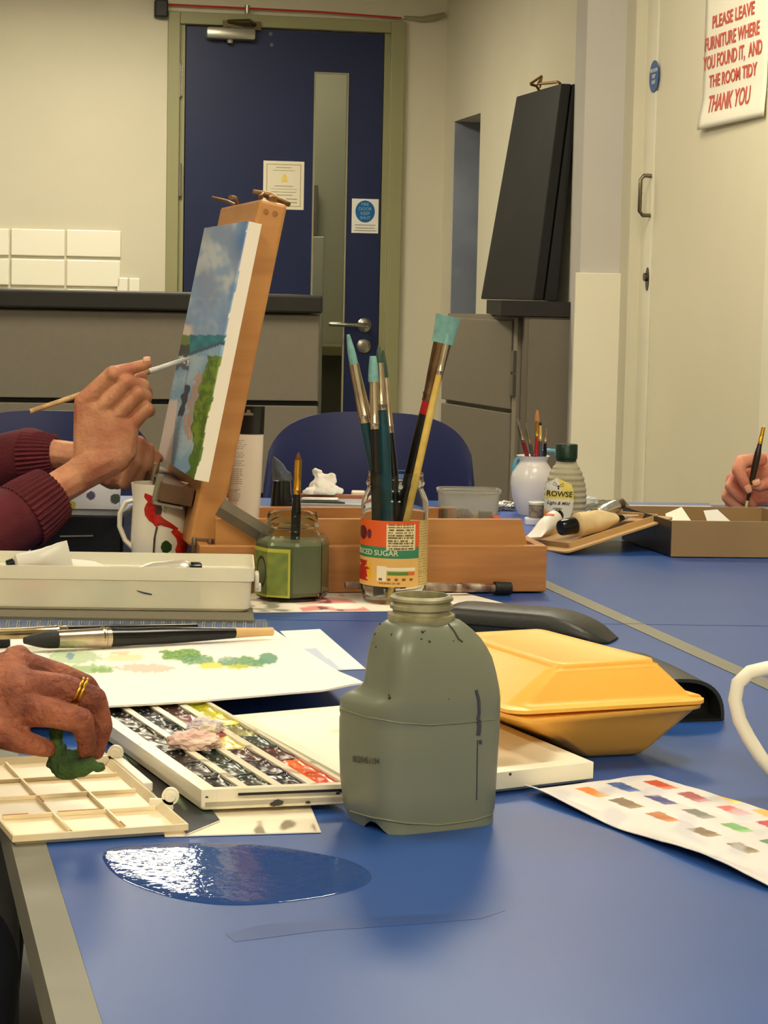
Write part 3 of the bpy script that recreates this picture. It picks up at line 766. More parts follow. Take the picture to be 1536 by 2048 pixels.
def paint_tube(label, A, D, r, capm, bodym, capf=.12, endm=None, group=None, bandm=None, flatdir=Vector((0, 0, 1)), loc=None):
    """A cap end, D crimped end"""
    A = Vector(A); D = Vector(D); ax = (D - A).normalized(); L_ = (D - A).length
    fl = (flatdir - ax * flatdir.dot(ax)).normalized(); wd_ = ax.cross(fl)
    th = thing('paint_tube', loc or (A + D) / 2, label, 'tube', group)
    def ring(t, rw, rf): return [A + ax * (L_ * t) + wd_ * (math.cos(a) * rw) + fl * (math.sin(a) * rf) for a in [2 * pi * k / 28 for k in range(28)]]
    b = BM(); loft(b, [ring(0, r * .62, r * .62), ring(capf * .1, r * .68, r * .68), ring(capf * .95, r * .74, r * .74), ring(capf, r * .7, r * .7)]); obj('cap', b, capm, th, True, angle=35)
    def sec(t):
        k = sm(.45, 1, t); return r * (1 + .28 * k) * (1 + .02 * math.sin(t * 31)), r * (1 - .93 * k) * (1 + .04 * math.sin(t * 23 + 1))
    t_end = .80 if endm else 1
    b = BM(); R_ = [ring(capf * 1.001, r * .35, r * .35), ring(capf + .02, r * .8, r * .8)] + [ring(t, *sec(t)) for t in [capf + .05 + (t_end - capf - .05) * k / 10 for k in range(11)]]
    loft(b, R_); obj('body', b, bodym, th, True, angle=35)
    if endm:
        b = BM(); loft(b, [ring(t, *sec(t)) for t in [t_end + .001 + (1 - t_end - .001) * k / 5 for k in range(6)]]); obj('crimped_end', b, endm, th, True, angle=35)
    if bandm:
        b = BM(); loft(b, [ring(t, sec(t)[0] * 1.012, sec(t)[1] * 1.02 + .0001) for t in [t_end - .07 + .07 * k / 3 for k in range(4)]]); obj('band', b, bandm, th, True, angle=35)
    return th
# ------------------------------------------------------------------ milk bottle of grey water
jc = T(838, 1640); JY = jc.y; spx = F / JY
def jz(py): return W(838, py, JY).z
mb = thing('milk_bottle', jc, 'plastic milk bottle with its handle cut, full of grey-green paint water', 'bottle')
mw = mat('murky_milk_plastic', (120, 124, 106), .34, var=.08, vscale=10, bump=.05, bscale=60, sss=.15)
lev = [(1676, 745, 930, .60), (1668, 738, 962, .76), (1654, 716, 984, .92), (1640, 702, 990, .97), (1622, 694, 989, .96), (1610, 689, 992, 1.0), (1560, 681, 994, 1.0), (1500, 678, 996, 1.0), (1440, 677, 998, 1.0), (1432, 679, 997, .985), (1424, 677, 998, 1.0), (1400, 679, 998, 1.0), (1392, 686, 998, 1.0), (1384, 702, 997, 1.0), (1376, 718, 996, .99), (1366, 725, 994, .98), (1340, 728, 988, .96), (1310, 731, 979, .92), (1290, 735, 968, .88), (1272, 740, 955, .82), (1258, 748, 940, .74), (1246, 760, 925, .64), (1238, 774, 913, .54)]
TH = math.radians(31); Wd = 320 / spx / 2
def sect(xl_, xr_, dep, py, n=72):
    z = jz(py) if py < 1650 else TZ + .0006 + (1676 - py) / spx * 1.0
    c_ = .5; out = []; cxp = 838 + (0 if xl_ < 735 or True else 0)
    # common centre line, different half widths left and right
    ctr = W(835, 1500, JY).x; l_ = ctr - W(xl_, 1500, JY).x; r_ = W(xr_, 1500, JY).x - ctr
    base = []
    for k in range(n):
        a = 2 * pi * k / n; e = 4.2
        ca, sa = math.cos(a), math.sin(a); q = (abs(ca) ** e + abs(sa) ** e) ** (-1 / e)
        x, y = ca * q, sa * q * .8
        base.append((x * math.cos(TH) - y * math.sin(TH), x * math.sin(TH) + y * math.cos(TH)))
    mx = max(p[0] for p in base); mn = -min(p[0] for p in base); my = max(abs(p[1]) for p in base)
    hd = .042 * dep
    return [Vector((ctr + (p[0] / mx * r_ if p[0] > 0 else p[0] / mn * l_), JY + p[1] / my * hd, z)) for p in base]
b = BM(); rings = [sect(*q[1:], q[0]) for q in lev]
# hollow arch in the foot on the left front
for ring in rings[:4]:
    for v in ring:
        a = math.atan2(v.y - JY, v.x - jc.x)
        d = abs((a + 2.35 + pi) % (2 * pi) - pi)
        if d < .28: v.z += .006 * math.cos(d / .28 * pi / 2)
loft(b, rings); body = obj('body', b, mw, mb, True, angle=55)
nx = W(843, 1210, JY).x; nyc = JY + .002
def nr(px): return px / spx
b = BM(); zz = jz
lathe(b, [(nr(66), zz(1243)), (nr(69), zz(1236)), (nr(68), zz(1228)), (nr(58), zz(1225)), (nr(58), zz(1219)), (nr(64), zz(1216)), (nr(64), zz(1209)), (nr(59), zz(1206)), (nr(59), zz(1203)), (nr(64), zz(1199)), (nr(64), zz(1194)), (nr(58), zz(1190)), (nr(53), zz(1190)), (nr(52), zz(1196)), (nr(51), zz(1238)), (0, zz(1238))], (nx, nyc, 0), 48)
obj('neck', b, mat('dirty_neck_plastic', (166, 160, 124), .4, col2=(104, 98, 66), vscale=45, bump=.1), mb, True, angle=50)
b = BM(); lathe(b, [(nr(50), zz(1236)), (nr(50), zz(1222)), (0, zz(1222))], (nx, nyc, 0), 40); obj('water', b, mat('murky_water', (70, 72, 50), .1), mb)
# seam lines, ink code and paint drips laid on the body surface
bpy.context.view_layer.update()
me_ = body.data; bvh = BVHTree.FromPolygons([body.matrix_world @ v.co for v in me_.vertices], [list(p.vertices) for p in me_.polygons])
def on_body(px, py, lift=.0003):
    o_ = CO; d = ray(px, py).normalized(); h_ = bvh.ray_cast(o_, d)
    if h_[0] is None: return W(px, py, JY)
    return h_[0] + h_[1] * lift if h_[1].dot(d) < 0 else h_[0] - h_[1] * lift
def on_line(b, P, r, k=8):
    pts = []
    for p, q in zip(P, P[1:]):
        for j in range(k): pts.append(on_body(p[0] + (q[0] - p[0]) * j / k, p[1] + (q[1] - p[1]) * j / k, 0))
    pts.append(on_body(*P[-1], 0)); tube(b, pts, r, 8)
b = BM(); on_line(b, [(682, 1418), (730, 1434), (800, 1446), (860, 1450), (930, 1445), (990, 1438)], .0006)
obj('moulded_seam', b, mat('seam_plastic', (120, 124, 98), .3), mb, True)
b = BM(); on_line(b, [(700, 1622), (740, 1634), (810, 1646), (880, 1650), (950, 1640), (985, 1628)], .0007)
obj('moulded_seam', b, mat('seam_plastic'), mb, True)
tb = text_bm('0020451194', 19, Matrix(), .0, .25, align='LEFT')
for v in tb.verts:
    px_, py_ = 706 + v.co.x * .56, 1518 - v.co.y * .95 + v.co.x * .06
    v.co = on_body(px_, py_, .0004)
obj('ink_code', tb, mat('ink', (58, 60, 52), .6), mb)
dr = mat('violet_drip', (62, 62, 74), .5); dg_ = mat('green_speck', (66, 70, 30), .5)
b = BM()
for P_, r_ in (([(952, 1380), (957, 1400), (958, 1425), (955, 1440)], .0012), ([(957, 1440), (958, 1455), (956, 1470)], .0016), ([(955, 1480), (954, 1530), (953, 1600)], .0005), ([(960, 1480), (961, 1487)], .0012)): on_line(b, P_, r_, 4)
obj('paint_drip', b, dr, mb, True)
b = BM()
for x_, y_, r_ in ((783, 1269, .0012), (779, 1396, .0016), (778, 1390, .0010), (845, 1264, .0014), (750, 1268, .0012), (752, 1294, .001), (843, 1278, .001), (850, 1262, .0008), (898, 1398, .0007), (760, 1248, .0008), (748, 1285, .0007), (907, 1282, .0008)):
    bmesh.ops.create_icosphere(b, subdivisions=1, radius=r_, matrix=Matrix.Translation(on_body(x_, y_, -.0004)))
on_line(b, [(897, 1248), (908, 1262), (917, 1278), (925, 1284)], .0007)
obj('dirt_speck', b, mat('speck', (50, 52, 40), .5), mb)
b = BM(); bmesh.ops.create_icosphere(b, subdivisions=1, radius=.0013, matrix=Matrix.Translation(on_body(859, 1283, -.0004))); obj('green_speck', b, dg_, mb)
# ------------------------------------------------------------------ tall glass jar with brushes
GY = 2.42; gc = Vector((W(788, 1100, GY).x, GY, TZ))
def gz_(py, Y=GY): return W(770, py, Y).z
def gp(px): return px / F * GY
glass = mat('clear_glass', (250, 252, 248), .02, trans=1, ior=1.22)
gj = thing('glass_jar', gc, 'tall clear glass sauce jar with an orange label, holding paint brushes', 'jar')
def gl(*q): return [(gp(a), z) for a, z in q]
z0 = TZ + .001
outer = gl((0, z0), (50, z0), (60, z0 + .003), (65, z0 + .012), (67, z0 + .03), (67, gz_(1040)), (68, gz_(1012)), (67, gz_(1000)), (61, gz_(985)), (56, gz_(976)), (56, gz_(970)), (59, gz_(968)), (59, gz_(963)), (56, gz_(960)), (56, gz_(948)), (55, gz_(944)))
inner = gl((53, gz_(944)), (53, gz_(976)), (58, gz_(986)), (64, gz_(1000)), (65, gz_(1012)), (64, z0 + .03), (61, z0 + .014), (50, z0 + .006), (0, z0 + .006))
b = BM(); lathe(b, outer + inner, (gc.x, gc.y, 0), 64); obj('glass', b, glass, gj, True, angle=70)
lr = gp(67) + .0005
def lab(u, v):
    x = u; y = v       # u 0..1 left to right over -88..46 deg
    a = -88 + 134 * u; sx = math.sin(math.radians(a)) * 67 + 788; py = 1167 - 132 * v
    c = (226, 178, 98)
    if py < 1087: c = (226, 92, 34)
    elif py < 1110: c = (58, 130, 92)
    if 772 < sx < 829 and 1042 < py < 1093:
        c = (232, 216, 160)
        ln = (py - 1044) % 5.3
        if 776 < sx < 825 and ln > 2.2 and noise.noise(Vector((sx * .45, int((py - 1044) / 5.3) * 3.7, 0))) > -.22: c = (110, 92, 60)
    if py < 1087 and py > 1048:
        if ((sx - 727) / 7) ** 2 + ((py - 1062) / 14) ** 2 < 1: c = (92, 24, 38)
        if ((sx - 739) / 4.5) ** 2 + ((py - 1063) / 10) ** 2 < 1: c = (110, 36, 50)
    if py > 1112:
        if sx < 745 and 1117 < py < 1158 and noise.noise(Vector((sx * .09, py * .09, 3))) > -.25: c = (176, 44, 26) if sx < 736 + noise.noise(Vector((py * .2, 0, 0))) * 8 else (232, 176, 40)
        if 755 < sx < 773 and 1125 < py < 1156: c = (236, 226, 192)
        if 773 <= sx < 830 and 1128 < py < 1134: c = (236, 226, 192)
        if 776 < sx < 816 and 1136 < py < 1144: c = (88, 132, 48)
        if 816 <= sx < 829 and 1136 < py < 1144: c = (208, 104, 48)
        for q in (762, 779, 793, 808, 822):
            if abs(sx - q) < 3.2 and 1149 < py < 1155: c = (120, 84, 40)
        if 759 < sx < 800 and 1158 < py < 1162 and noise.noise(Vector((sx * .5, 0, 9))) > -.1: c = (150, 110, 50)
    return c
arc_label('label', gc, lr, math.radians(-88), math.radians(46), gz_(1165) - .0, gz_(1035), lab, mat('printed_label', rough=.4, vc=True), gj, 150, 110)
def lab2(u, v):
    r = int(v * 26); return (172, 148, 84) if (v * 26) % 1 > .45 and noise.noise(Vector((u * 14, r * 2.3, 0))) > -.25 else (214, 184, 116)
arc_label('label_back', gc, lr, math.radians(46.5), math.radians(84), gz_(1165), gz_(1035), lab2, mat('printed_label'), gj, 40, 100)
tb = curved_text('REDUCED SUGAR', .0085, lr + .0003, gc, math.radians(-46), gz_(1099), sx=1.05, bold=.0001, d=.0001)
obj('lettering', tb, mat('label_cream', (214, 216, 176), .5), gj)
gb_ = 'paint brushes standing in the tall glass jar'
def inj(px, py, y): return W(px, py, y)
def jb(label, tip, foot, tb_, tf_, *a, dy=(0, 0), **k):
    brush(label, W(tip[0], tip[1], GY + dy[0]), W(foot[0], foot[1], GY + dy[1]), tb_, tf_, *a, group=gb_, **k)
jb('teal-handled brush with long pale teal bristles, leaning furthest left in the glass jar', (696, 669), (798, 1178), .118, .342, .0018, .0048, .0055, .0068, .0066, .004, tealb, silver, tealp, dy=(-.0, .012))
jb('brush with bare silver ferrule and black handle, just right of the leftmost one', (703, 690), (806, 1168), .09, .33, .001, .003, .0035, .0060, .0058, .004, tealb, silver, blackp, dy=(.02, .02))
jb('black-handled brush with blunt teal bristles, front of the middle cluster', (746, 712), (757, 1190), .108, .305, .0038, .0058, .0048, .0050, .0054, .006, tealb, silver, blackp, dy=(-.004, -.02))
jb('thick teal-handled brush with a dark green pointed tip in the middle of the glass jar', (757, 690), (781, 1186), .075, .26, .0006, .0042, .0045, .0062, .0078, .006, mat('dark_green_bristle', (56, 78, 62), .6, var=.3, vscale=90), silver, tealp, dy=(.012, .004))
jb('black-handled brush leaning behind the thick teal one', (766, 700), (806, 1180), .12, .345, .001, .0035, .004, .0046, .0056, .004, mat('dark_green_bristle'), silver, blackp, dy=(.04, .02))
jb('wide flat teal-haired brush with a red band and black handle, leaning right', (897, 632), (770, 1180), .098, .31, .0145, .0125, .0102, .0078, .0085, .006, tealb, mat('flat_ferrule', (150, 118, 92), .22, 1, var=.5, vscale=30), blackp, flat=(1, .35), band=(.068, mat('red_lacquer', (168, 20, 30), .3)), dy=(.02, .02))
jb('thin brush with a speckled yellow handle, crossing before the wide flat brush', (896, 668), (776, 1206), .04, .15, .002, .0034, .0036, .0036, .0042, .0034, tealb, silver, mat('yellow_speckled', (222, 190, 98), .4, col2=(206, 170, 76), vscale=80), dy=(-.012, -.02))
# ------------------------------------------------------------------ octagonal jar
oc = Vector((W(584, 1100, 2.42).x, 2.425, TZ)); OP = (8, 1.0)
RO = Matrix.Rotation(math.radians(8), 3, 'Z')
oj = thing('glass_jar', oc, 'squat eight-sided glass jar of murky green water with a yellow-green label', 'jar')
def oz(py): return gz_(py) - .002
RM = 73
b = BM(); lathe(b, gl((0, z0 + .001), (60, z0 + .001), (69, z0 + .004), (RM, z0 + .010), (RM, oz(1085)), (70, oz(1077)), (63, oz(1068))) + gl((61, oz(1068)), (68, oz(1078)), (RM - 2, oz(1086)), (RM - 2, z0 + .011), (66, z0 + .007), (0, z0 + .006)), (oc.x, oc.y, 0), 64, R=RO, poly=OP)
obj('glass', b, mat('grimy_glass', (236, 240, 228), .06, trans=1, ior=1.2), oj, True, angle=20)
b = BM(); lathe(b, gl((57, oz(1070)), (52, oz(1060)), (51, oz(1054)), (54, oz(1052)), (54, oz(1047)), (51, oz(1045)), (51, oz(1030)), (49, oz(1026)), (48, oz(1030)), (48, oz(1060)), (54, oz(1070))), (oc.x, oc.y, 0), 56, closed=True); obj('neck', b, mat('grimy_glass'), oj, True)
b = BM(); lathe(b, gl((0, z0 + .0065), (66, z0 + .0075), (RM - 2.6, z0 + .0115), (RM - 2.6, oz(1087)), (66, oz(1081)), (0, oz(1081))), (oc.x, oc.y, 0), 64, R=RO, poly=OP)
obj('water', b, mat('murky_green_water', (132, 136, 112), .25, col2=(112, 118, 92), vscale=12), oj, True, angle=20)
def orad(a, R_=None):
    R_ = R_ or gp(RM); th_ = (a - pi / 2 - math.radians(8)); th_ = th_ % (2 * pi); h = pi / 8; aa = (th_ % (2 * h)) - h
    return R_ * (math.cos(h) / math.cos(aa) / ((1 + math.cos(h)) / 2)) + .0006
def olab(u, v):
    c = mixc((128, 138, 62), (104, 120, 58), noise.noise(Vector((u * 5, v * 6, 0))) + .5)
    if v > .93 or v < .04 or u > .955: c = (176, 176, 64)
    e = ((u - .30) / .20) ** 2 + ((v - .5) / .33) ** 2
    if e < 1: c = (52, 58, 34) if e > .62 else (110, 116, 84)
    return c
arc_label('label', oc, 0, math.radians(-80), math.radians(0), oz(1188), oz(1092), olab, mat('printed_label'), oj, 80, 60, radf=orad)
brush('slim brush with brown tip, gold ferrule and black handle, standing in the octagonal jar', W(597, 905, 2.425), W(586, 1190, 2.43), .055, .29, .0008, .0034, .0040, .0042, .0056, .004, mat('brown_sable', (92, 48, 24), .6), gold, blackp)
# paper under the jars
pcor = [T(498, 1216), T(760, 1238), T(1050, 1219), T(930, 1186), T(500, 1188)]
def under(u, v):
    c = (244, 236, 220); n = noise.noise(Vector((u * 9, v * 5, 2)))
    if .22 < u < .45: c = mixc(c, (226, 150, 140), sm(.0, .3, n + .15))
    if .28 < u < .36 and n > .18: c = (120, 66, 80)
    if u < .2 and v < .8: c = mixc(c, (150, 148, 130), sm(0, .4, noise.noise(Vector((u * 20, v * 8, 5))) + .2))
    return c
slab_grid('paper_sheet', [T(478, 1224, TZ + .0016), T(1054, 1219, TZ + .0016), T(932, 1186, TZ + .0016), T(470, 1186, TZ + .0016)], .0010, under, 90, 30, mat('watercolour_paper', rough=.7, vc=True), label='paint-stained white paper spread under the two glass jars', cat='paper')
# ------------------------------------------------------------------ wooden table easel
wood = mat('varnished_beech', (194, 138, 78), .42, col2=(176, 120, 64), vscale=5, stretch=(1, 1, 9), bump=.04, bscale=60)
woodh = mat('varnished_beech_long', (184, 126, 70), .42, col2=(164, 108, 58), vscale=6, stretch=(1, 6, 14), bump=.04, bscale=60)
woodd = mat('worn_brown_wood', (124, 84, 52), .5, col2=(92, 66, 44), vscale=14)
stepm = mat('weathered_strut', (112, 98, 78), .6, col2=(84, 84, 74), vscale=20)
E0 = T(398, 1190); E1 = T(1092, 1187); ex = (E1 - E0).normalized(); ey = Vector((-ex.y, ex.x, 0)); EL = (E1 - E0).length
ME = Matrix((ex, ey, Vector((0, 0, 1)))).transposed().to_4x4(); ME = Matrix.Translation((E0.x, E0.y, 0)) @ ME; MEi = ME.inverted()
ea = thing('box_easel', ME @ Vector((EL / 2, .15, TZ)), 'varnished wooden box easel standing on the table, holding the small canvas', 'easel')
zf_ = W(1092, 1091, E1.y).z; EW = .31
b = BM(); z0 = TZ + .002
box2(b, (0, .0, z0), (EL, .012, zf_), ME, .0015); box2(b, (0, EW - .012, z0), (EL, EW, zf_ + .004), ME, .0015); box2(b, (0, .0125, z0), (.012, EW - .0125, zf_), ME, .001); box2(b, (EL - .012, .0125, z0), (EL, EW - .0125, zf_), ME, .001)
box2(b, (.0125, .0125, z0), (EL - .0125, EW - .0125, z0 + .006), ME)
obj('box_body', b, woodh, ea)
zu = W(740, 1036, E0.y + .07).z
b = BM(); p1 = MEi @ W(1062, 1086, E1.y + .02); p2 = MEi @ W(1042, 1037, E1.y + .02)
x0_ = .02
prism(b, [(x0_, zf_ - .03), (EL - .022, zf_ - .03), (EL - .020, zf_), (p2.x, zu), (x0_, zu)], 0, -.012, ME @ Matrix.Translation((0, .02, 0)) @ Matrix.Rotation(pi / 2, 4, 'X'))
obj('drawer_front', b, wood, ea)
b = BM(); zr = W(740, 1017, E0.y + .26).z
box2(b, (.02, .235, TZ + .03), (EL - .06, .247, zr), ME, .001); obj('rear_rail', b, woodh, ea)
b = BM(); q = MEi @ W(896, 1025, E0.y + .26); box2(b, (q.x - .006, .2345, zr - .016), (q.x + .006, .2352, zr - .002), ME); obj('rail_joint', b, woodd, ea)
b = BM(); box2(b, (.0126, .034, zf_ - .012), (EL - .0126, .234, zf_ - .006), ME); obj('tray_floor', b, woodd, ea)
b = BM(); box2(b, (.0126, .248, zf_ - .012), (EL - .0126, EW - .0126, zf_ - .006), ME); obj('tray_floor', b, wood, ea)
TRAY = zf_ - .006
# upright panel : near edge front corners
NT = W(519, 397, 2.515); NB = W(376, 1092, 2.50)
wv = Vector((-math.sin(math.radians(13)), math.cos(math.radians(13)), 0))
tilt = (NT - NB).normalized(); nv_ = wv.cross(tilt).normalized(); nv_ = nv_ if nv_.x > 0 else -nv_
FTp = NT + wv * .30; FBp = NB + wv * .30
pth = .034
b = BM(); hexa(b, slab_from(NT, NB, FTp, FBp, nv_, pth), .004); obj('upright_panel', b, wood, ea)
# clasps on top
b = BM(); top = lambda u, v: NT + wv * (.30 * u) + nv_ * (pth * v) + tilt * .001
tube(b, [top(.75, .3), top(.7, .2) + tilt * .008 - nv_ * .004, top(.62, -.2) + tilt * .006], .0028, 8); tube(b, [top(.75, .3), top(.9, .1) + tilt * .006, top(.98, -.4) + tilt * .008], .0022, 8)
obj('clasp', b, mat('old_brass'), ea, True)
b = BM(); tube(b, [top(.06, .1) + tilt * .002, top(.08, .2) + tilt * .006, top(.1, .9) + tilt * .004, top(.05, 1.1) + tilt * .001], .0030, 8); tube(b, [top(.12, -.1) + tilt * .008, top(.1, .5) + tilt * .009, top(.1, 1.0) + tilt * .003], .0026, 8); tube(b, [top(.02, .5) + tilt * .001, top(.1, .5) + tilt * .004], .005, 8)
obj('clasp', b, mat('old_brass'), ea, True)
b = BM()
for k, (u, v) in enumerate(((.30, 13), (.62, 13))):
    p = NT + nv_ * (pth * u) - tilt * (v * .001) - wv * .0003; lathe(b, [(0, -.0006), (.0035, -.0006), (.003, .0006), (0, .0006)], p, 12, R=Matrix.Rotation(pi / 2, 3, 'X'))
obj('wood_plug', b, mat('plug_wood', (150, 98, 52), .5), ea)
# canvas ledge with metal clamp, strut, hinge block, left worn box end
CN = lambda a, s, n: NB + tilt * a + wv * s + nv_ * n       # a up the panel, s along the width, n behind
def cbox(b, a0, a1, s0, s1, n0_, n1_, bev=.001):
    P_ = [CN(a_, s_, n_) for a_, s_, n_ in ((a0, s0, n0_), (a0, s1, n0_), (a1, s1, n0_), (a1, s0, n0_), (a0, s0, n1_), (a0, s1, n1_), (a1, s1, n1_), (a1, s0, n1_))]
    hexa(b, P_, bev)
La = .070
b = BM(); cbox(b, La - .026, La - .004, .02, .33, -.040, -.002); obj('canvas_ledge', b, woodd, ea)
b = BM(); cbox(b, La - .028, La + .004, .045, .049, -.046, -.038, .0005); cbox(b, La - .032, La - .028, .03, .34, -.046, -.010, .0005); cbox(b, La - .01, La + .012, .10, .112, -.044, -.041, .0005); cbox(b, La - .06, La - .032, .05, .058, -.03, -.026, .0005)
obj('ledge_bracket', b, mat('dull_steel', (150, 148, 130), .35, .9), ea)
b = BM(); q0 = W(440, 1014, 2.452); q1 = W(538, 1074, 2.462); tube(b, [q0, q1], .0105, 4, flat=(.3, 1)); obj('strut', b, stepm, ea)
b = BM(); q0 = W(300, 990, 2.66); q1 = W(382, 1060, 2.60); hexa(b, [W(306, 972, 2.66), W(318, 1004, 2.66), W(392, 1074, 2.53), W(398, 985, 2.53), W(322, 968, 2.70), W(334, 1004, 2.70), W(408, 1074, 2.56), W(412, 985, 2.56)], .002); obj('worn_side_board', b, woodd, ea)
b = BM(); hexa(b, [W(383, 1075, 2.485), W(383, 1165, 2.485), W(425, 1168, 2.485), W(425, 1078, 2.485), W(388, 1075, 2.50), W(388, 1168, 2.50), W(430, 1168, 2.50), W(430, 1078, 2.50)], .001); obj('corner_post', b, woodd, ea)
b = BM(); tube(b, [W(420, 1078, 2.478), W(420, 1112, 2.478)], .0022, 8); tube(b, [W(388, 1074, 2.478), W(389, 1090, 2.478)], .0018, 8); obj('hinge_pin', b, steel, ea, True)
# ------------------------------------------------------------------ canvas
cth = .017
cNT = HIT(495, 442, NB - nv_ * (cth + .001), nv_); cNB = HIT(386, 957, NB - nv_ * (cth + .001), nv_)
cu = (cNT - cNB); ch_ = cu.dot(tilt); cNB = cNT - tilt * ch_
# far edge from the picture
far = HIT(406, 471, NB - nv_ * (cth + .001), nv_); CWd = (far - cNT).dot(wv)
CA = cNB; CB = cNB + wv * CWd
cv = thing('canvas', CA, 'small stretched canvas with an unfinished seascape, resting on the wooden easel', 'canvas')
def colpaint(u, v):
    """u 0 = edge nearest the camera, v 0 = bottom; the painting is laid out along the canvas"""
    p = CA + wv * (CWd * u) + tilt * (ch_ * v); q = CR.transposed() @ (p - CO); x = 768 + F * q.x / -q.z; y = 1024 - F * q.y / -q.z
    n = noise.noise(Vector((x * .02, y * .02, 1))); n2 = noise.noise(Vector((x * .08, y * .06, 4))); n3 = noise.noise(Vector((x * .2, y * .2, 7)))
    # border of bare canvas at the near side
    if y > 680:
        gx = 446 - (y - 690) * .23 + n2 * 4
    c = mixc((140, 168, 204), (198, 206, 212), sm(-.25, .35, n + n2 * .5))
    if y < 670:
        c = mixc(c, (74, 118, 182), sm(20, -25, (490 - (y - 445) * .17) - x + n * 26))
        c = mixc(c, (136, 146, 174), sm(-.05, .3, noise.noise(Vector((x * .018, y * .012, 9)))) * .45)
        if y > 600: c = mixc(c, (112, 146, 196), .4 + n)
        if y > 640 and x < 390: c = mixc(c, (226, 206, 190), sm(640, 660, y + n2 * 14) * sm(392, 378, x))
    elif y < 712:
        c = mixc((36, 142, 150), (20, 104, 128), n2 + .5)
        if x < 380: c = (110, 128, 60) if y < 690 else (62, 66, 60)
        edge = 708 - (x - 378) * .35
        if y > edge - 2: c = (54, 78, 104)
        if y > edge + 4: c = mixc((126, 164, 196), (150, 184, 206), n2 + .5)
    else:
        c = mixc((124, 162, 194), (166, 190, 204), sm(-.2, .3, n + n3 * .2))
        gl_ = 408 - (y - 745) * .26 + n2 * 8 + (12 if y > 840 else 0) * sm(840, 900, y) * 1.4
        if y > 745 and x > gl_ - 14 and y < 880: c = mixc(c, (196, 132, 96), .8 if int(x / 3 + n3) % 2 else .35)
        if 770 < y < 832 and abs(x - (372 - (y - 790) * .25)) < 6 + 3 * n2 * 2: c = (46, 42, 66)
        if x < 352 - (y - 830) * .10 and y > 800: c = mixc(c, (226, 204, 192), .85)
        gr_ = 446 - (y - 690) * .10 - (sm(830, 960, y) * 30) + n3 * 5
        if y > 690 and x > gl_ and x < gr_ + 4: c = mixc((112, 142, 30), (70, 104, 22), sm(-.3, .3, n2 + n3 * .6))
        if y > 900 and x > gl_: c = mixc((70, 110, 30), c, .2)
        if y > 712 and y < 740 and x < 378 and n2 > -.1: c = (232, 222, 206) if n3 > -.2 and y < 726 else (80, 88, 100)
    lim = 492 - (y - 443) * (.118) - sm(560, 700, y) * 12 + n3 * 5 + n2 * 5 - sm(930, 950, y) * 4
    return c
def P3(u, v): return CA + wv * (CWd * u) + tilt * (ch_ * v)
m_c = mat('painted_canvas', rough=.6, vc=True, bump=.15, bscale=700)
b = BM(); grid(b, lambda u, v: P3(u, v) - nv_ * .0002, 90, 160, colpaint)
lay = b.loops.layers.float_color['Col']
# stretcher: side face nearest the camera is painted only in a ragged strip
def sidecol(u, v):
    p = P3(0, v); t = u * cth; w_ = .0035 + .004 * noise.noise(Vector((v * 7, 0, 0))) + .0015 * noise.noise(Vector((v * 40, 3, 0)))
    return colpaint(.004, v) if t < max(0, w_) * sm(.02, .1, v) * .6 else (236, 226, 208)
grid(b, lambda u, v: P3(0, v) + nv_ * (cth * u - .0002), 14, 160, sidecol)
grid(b, lambda u, v: P3(u, 1) + nv_ * (cth * v - .0002), 40, 3, lambda u, v: mixc(colpaint(u, .998), (236, 228, 214), .5 + .5 * v))
grid(b, lambda u, v: P3(u, 0) + nv_ * (cth * v - .0002), 10, 2, lambda u, v: (232, 222, 204)); grid(b, lambda u, v: P3(1, v) + nv_ * (cth * u - .0002), 2, 10, lambda u, v: (232, 222, 204))
bmesh.ops.remove_doubles(b, verts=b.verts[:], dist=1e-6)
obj('painted_cloth', b, m_c, cv)
b = BM(); hexa(b, [P3(u, v) + nv_ * n for n in (.0005, cth - .001) for u, v in ((.004, .003), (.996, .003), (.996, .997), (.004, .997))]); obj('stretcher_frame', b, woodn, cv)
# ------------------------------------------------------------------ clear plastic box with paint tubes (left)
pp = mat('frosted_plastic', (255, 248, 226), .36, trans=.30, ior=1.15, var=.02, vscale=10, sss=.2)
PBZ = TZ + .0075
bxR = T(499, 1224, PBZ); bu = Vector((-.9985, -.055, 0)).normalized(); bv = Vector((-.075, .997, 0)).normalized()
MB_ = Matrix((-bu, bv, Vector((0, 0, 1)))).transposed().to_4x4(); MB_ = Matrix.Translation((bxR.x, bxR.y, PBZ)) @ MB_
hB = W(499, 1136, bxR.y).z - PBZ; LB = .34; WB = .115
pb = thing('storage_box', MB_ @ Vector((-LB / 2, WB / 2, 0)), 'long frosted plastic storage box of paint tubes standing on the ring-bound pad', 'box')
b = BM(); fl = .006
def boxring(o, z, ins): # o outward flare
    x0, x1, y0, y1 = -LB - o + ins, o - ins, -o + ins, WB + o - ins; r = .008
    P_ = []
    for cx_, cy_, a0 in ((x1 - r, y0 + r, -pi / 2), (x1 - r, y1 - r, 0), (x0 + r, y1 - r, pi / 2), (x0 + r, y0 + r, pi)):
        for k in range(5): a = a0 + k / 4 * pi / 2; P_.append(MB_ @ Vector((cx_ + math.cos(a) * r, cy_ + math.sin(a) * r, z)))
    return P_
loft(b, [boxring(-.003, .0, 0), boxring(0, .003, 0), boxring(.002, hB * .68, 0), boxring(.0045, hB * .70, 0), boxring(.005, hB, 0), boxring(.005, hB, .0016), boxring(.0045, hB * .71, .0016), boxring(.002, hB * .69, .0016), boxring(0, .0045, .0016), boxring(-.003, .002, .0016)])
obj('tub', b, pp, pb, True)
b = BM(); q = MBi = MB_.inverted(); box2(b, (.0055, .012, hB * .5), (.010, .045, hB * .82), MB_, .0015); box2(b, (.0055, .018, hB * .40), (.0125, .040, hB * .56), MB_, .0015)
